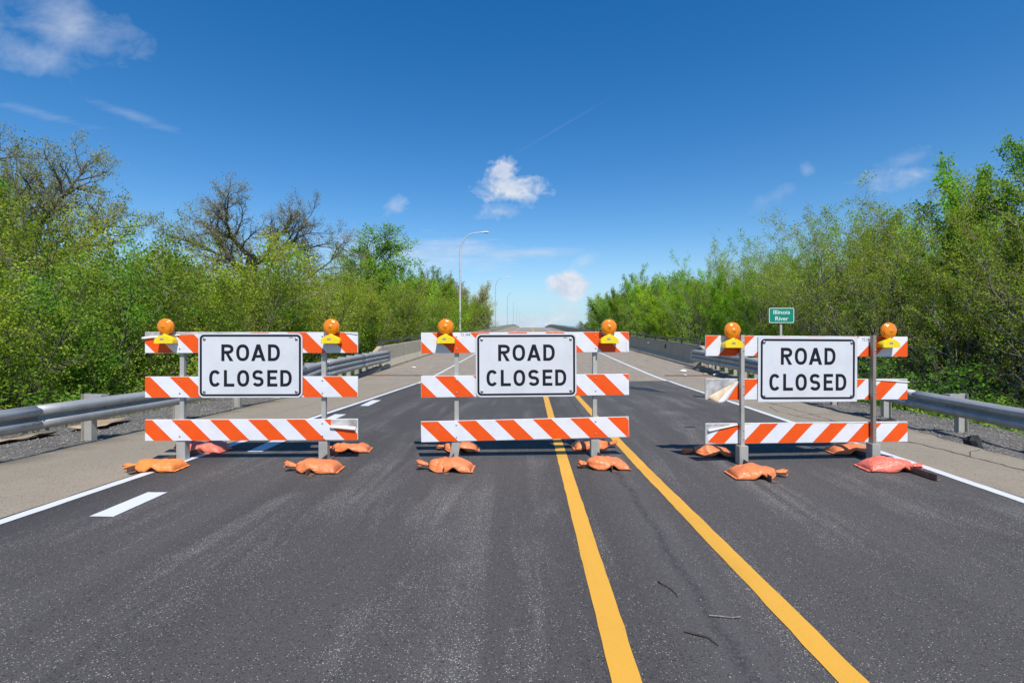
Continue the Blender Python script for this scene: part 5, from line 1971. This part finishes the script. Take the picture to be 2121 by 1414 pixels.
for k in range(9):
    y = 10.0 + k * 4.2 + tr.uniform(-1, 1)
    x = 22.0 + tr.uniform(0, 5)
    plant(tr.choice(['maple', 'scrub', 'maple']), tr.choice([0, 1, 2]), x, y, 8.6 + tr.uniform(-.5, 0.9), 'green tree at the back of the right thicket', 'tree', 'trees at the back of the right thicket')
for k in range(12):
    y = 30 + k * 3.1 + tr.uniform(-.9, .9)
    x = 11.6 + tr.uniform(0, 4.5)
    top = 5.6 + 0.062 * (y - 30) + tr.uniform(-.7, .9)
    if k % 3 == 1:
        plant('scrub', tr.choice([0, 1, 2]), x, y, top, 'twiggy olive shrub beyond the river sign', 'shrub', 'twiggy shrubs beyond the river sign')
    else:
        plant('maple', [0, 2][k % 2], x, y, top, 'light green tree beside the bridge beyond the river sign', 'tree', 'light green trees beyond the river sign')
for k in range(14):
    y = 62 + k * 5.0 + tr.uniform(-1.5, 1.5)
    x = 14.2 + tr.uniform(0, 5) + 0.01 * (y - 62)
    plant(*(('far', k % 2) if y > 72 else ('maple', (0, 2)[k % 2])), x, y, 9.2 + 0.034 * (y - 62) + tr.uniform(-1.2, 1.4), 'light green tree along the right side of the bridge', 'tree', 'trees along the right side of the bridge')
for k in range(14):
    y = 58 + k * 6 + tr.uniform(-3, 3)
    plant('far', k % 2, 18 + tr.uniform(0, 8), y, 9.0 + tr.uniform(-.8, 1.4) + 0.02 * (y - 60), 'green tree in the second rank along the right side of the bridge', 'tree', 'second rank of trees right of the bridge')
for k in range(5):
    plant('far', k % 2, 17.5 + k * 1.6, 158 + k * 9, 8.2 + tr.uniform(-.8, .5), 'distant green tree at the foot of the right parapet near the crest', 'tree', 'distant trees near the crest on the right')
for k in range(4):
    plant('far', k % 2, -17 - k * 2.2, 172 + k * 8, 7.4 + tr.uniform(-.6, .5), 'distant green tree at the foot of the left parapet near the crest', 'tree', 'distant trees near the crest on the left')

# undergrowth on the banks
for side, n, lbl, grp in ((-1, 44, 'low leafy bush on the bank behind the left guardrail', 'low bushes on the left bank'), (1, 52, 'low leafy bush on the bank behind the right guardrail', 'low bushes on the right bank')):
    for k in range(n):
        y = 3.5 + (k + tr.random()) / n * 34
        x = side * (9.6 + tr.uniform(-.3, 2.6) + (0.3 if side > 0 else 0))
        wd, lf, h = PROTO[('bush', k % 3)]
        plant('bush', k % 3, x, y, ground_z(x, y) + tr.uniform(0.7, 1.9), lbl, 'bush', grp, wide=1.3)

# ivy, grass and seedlings that cover the banks
rg = np.random.default_rng(9)


def cover(name, side, n, label, mat, x0, x1, y0, y1, hmax, size):
    y = y0 + (y1 - y0) * rg.random(n) ** 1.25
    x = side * (x0 + (x1 - x0) * rg.random(n))
    z = np.array([ground_z(a, b) for a, b in zip(x, y)]) + hmax * rg.random(n) ** 2
    ax = rg.normal(0, 0.55, (n, 3)) + np.array([0, -0.15, 0.55])
    ax /= np.linalg.norm(ax, axis=1)[:, None]
    b = np.cross(ax, rg.normal(0, 1, (n, 3)))
    b /= np.linalg.norm(b, axis=1)[:, None]
    s = size * rg.uniform(0.5, 1.5, n)[:, None]
    p = np.stack([x, y, z], 1)
    V = np.stack([p, p + ax * s * .5 + b * s * .3, p + ax * s, p + ax * s * .5 - b * s * .3], 1).reshape(-1, 3)
    me = fast_mesh(name, V, np.arange(4 * n).reshape(-1, 4), mat, False, rg.random(n))
    tag(obj(name, me), label, 'undergrowth', kind='stuff')


cover('ground_cover', -1, 26000, 'low grass and seedlings covering the bank behind the left guardrail', LEAF['dark'], 8.35, 15, 2, 40, 0.30, 0.085)
cover('ground_cover', 1, 26000, 'low grass and seedlings covering the bank behind the right guardrail', LEAF['dark'], 8.8, 15.5, 3, 40, 0.30, 0.085)

# say which of the look-alike plants is which: by the thing it shows beside, then by distance
WHERE = [(60, 'cut by the left frame edge'), (200, 'near the left frame edge'), (310, 'left of the left barricade'), (400, 'above the left barricade\'s left light'), (520, 'above the left half of the left sign'),
         (640, 'above the right half of the left sign'), (745, 'above the left barricade\'s right light'), (810, 'just right of the left barricade'), (880, 'just left of the middle barricade'), (950, 'left of the nearest lamp pole'),
         (1105, 'right of the nearest lamp pole'), (1235, 'left of the middle barricade\'s right light'), (1310, 'at the middle barricade\'s right end'), (1390, 'just right of the middle barricade'), (1465, 'just left of the right barricade'),
         (1560, 'above the right barricade\'s left light'), (1600, 'left of the river sign'), (1660, 'behind the river sign'), (1780, 'right of the river sign'), (1885, 'above the right barricade\'s right light'),
         (1980, 'just right of the right barricade'), (2080, 'near the right frame edge'), (9999, 'cut by the right frame edge')]
NEAR = ['nearest', 'second nearest', 'third nearest', 'fourth nearest', 'fifth nearest', 'sixth nearest', 'seventh nearest', 'eighth nearest', 'ninth nearest', 'tenth nearest', 'eleventh nearest', 'twelfth nearest', 'thirteenth nearest']
SHORT = [(' growing deep in the left thicket', ' deep in the thicket'), (' with bare lower branches', ''), (' growing deep in the left thicket', ' deep in the thicket'), (' growing behind the front shrubs of the left thicket', ' behind the front shrubs'), (' in the front row of the left thicket', ' in front'),
         (' in the front of the left thicket', ' in the thicket front'), (' in the second rank on the right', ' in the second rank'), (' behind the right guardrail', ''), (' behind the left guardrail', ''), (' behind the grey-stemmed trees on the right', ' behind the grey stems'),
         (' at the back of the right thicket', ' at the thicket back'), (' beside the bridge beyond the river sign', ' beside the bridge'), (' beyond the river sign', ' beside the bridge'), (' along the right side of the bridge', ' along the bridge'),
         (' in the second rank along the left side of the bridge', ' of the second rank'), (' in the second rank along the bridge', ' of the second rank'), (' beside the bridge on the left bank', ' beside the bridge'), (' in the left thicket', ''), (' near the crest', ''), (' at the foot of the right parapet', ' by the far parapet'), (' at the foot of the left parapet', ' by the far parapet')]
cells = {}
for o, label, px, dist in PLANTED:
    for a, b in SHORT:
        label = label.replace(a, b)
    w = next(t for lim, t in WHERE if px < lim)
    cells.setdefault((label, w), []).append((dist, o))
for (label, w), lst in cells.items():
    lst.sort(key=lambda q: q[0])
    for i, (_, o) in enumerate(lst):
        label = label if len(label.split()) + len(w.split()) < 15 else label.replace(' in the front', ' in front')
        o['label'] = f'{label} {w}' if len(lst) == 1 else (f'nearer {label} {w}' if i == 0 else f'farther {label} {w}') if len(lst) == 2 else f'{NEAR[min(i, 12)]} {label} {w}'

for o, *_ in PLANTED:
    if len(o['label'].split()) > 16:
        o['label'] = o['label'].replace(' deep in the thicket', '').replace(' in the thicket', '')
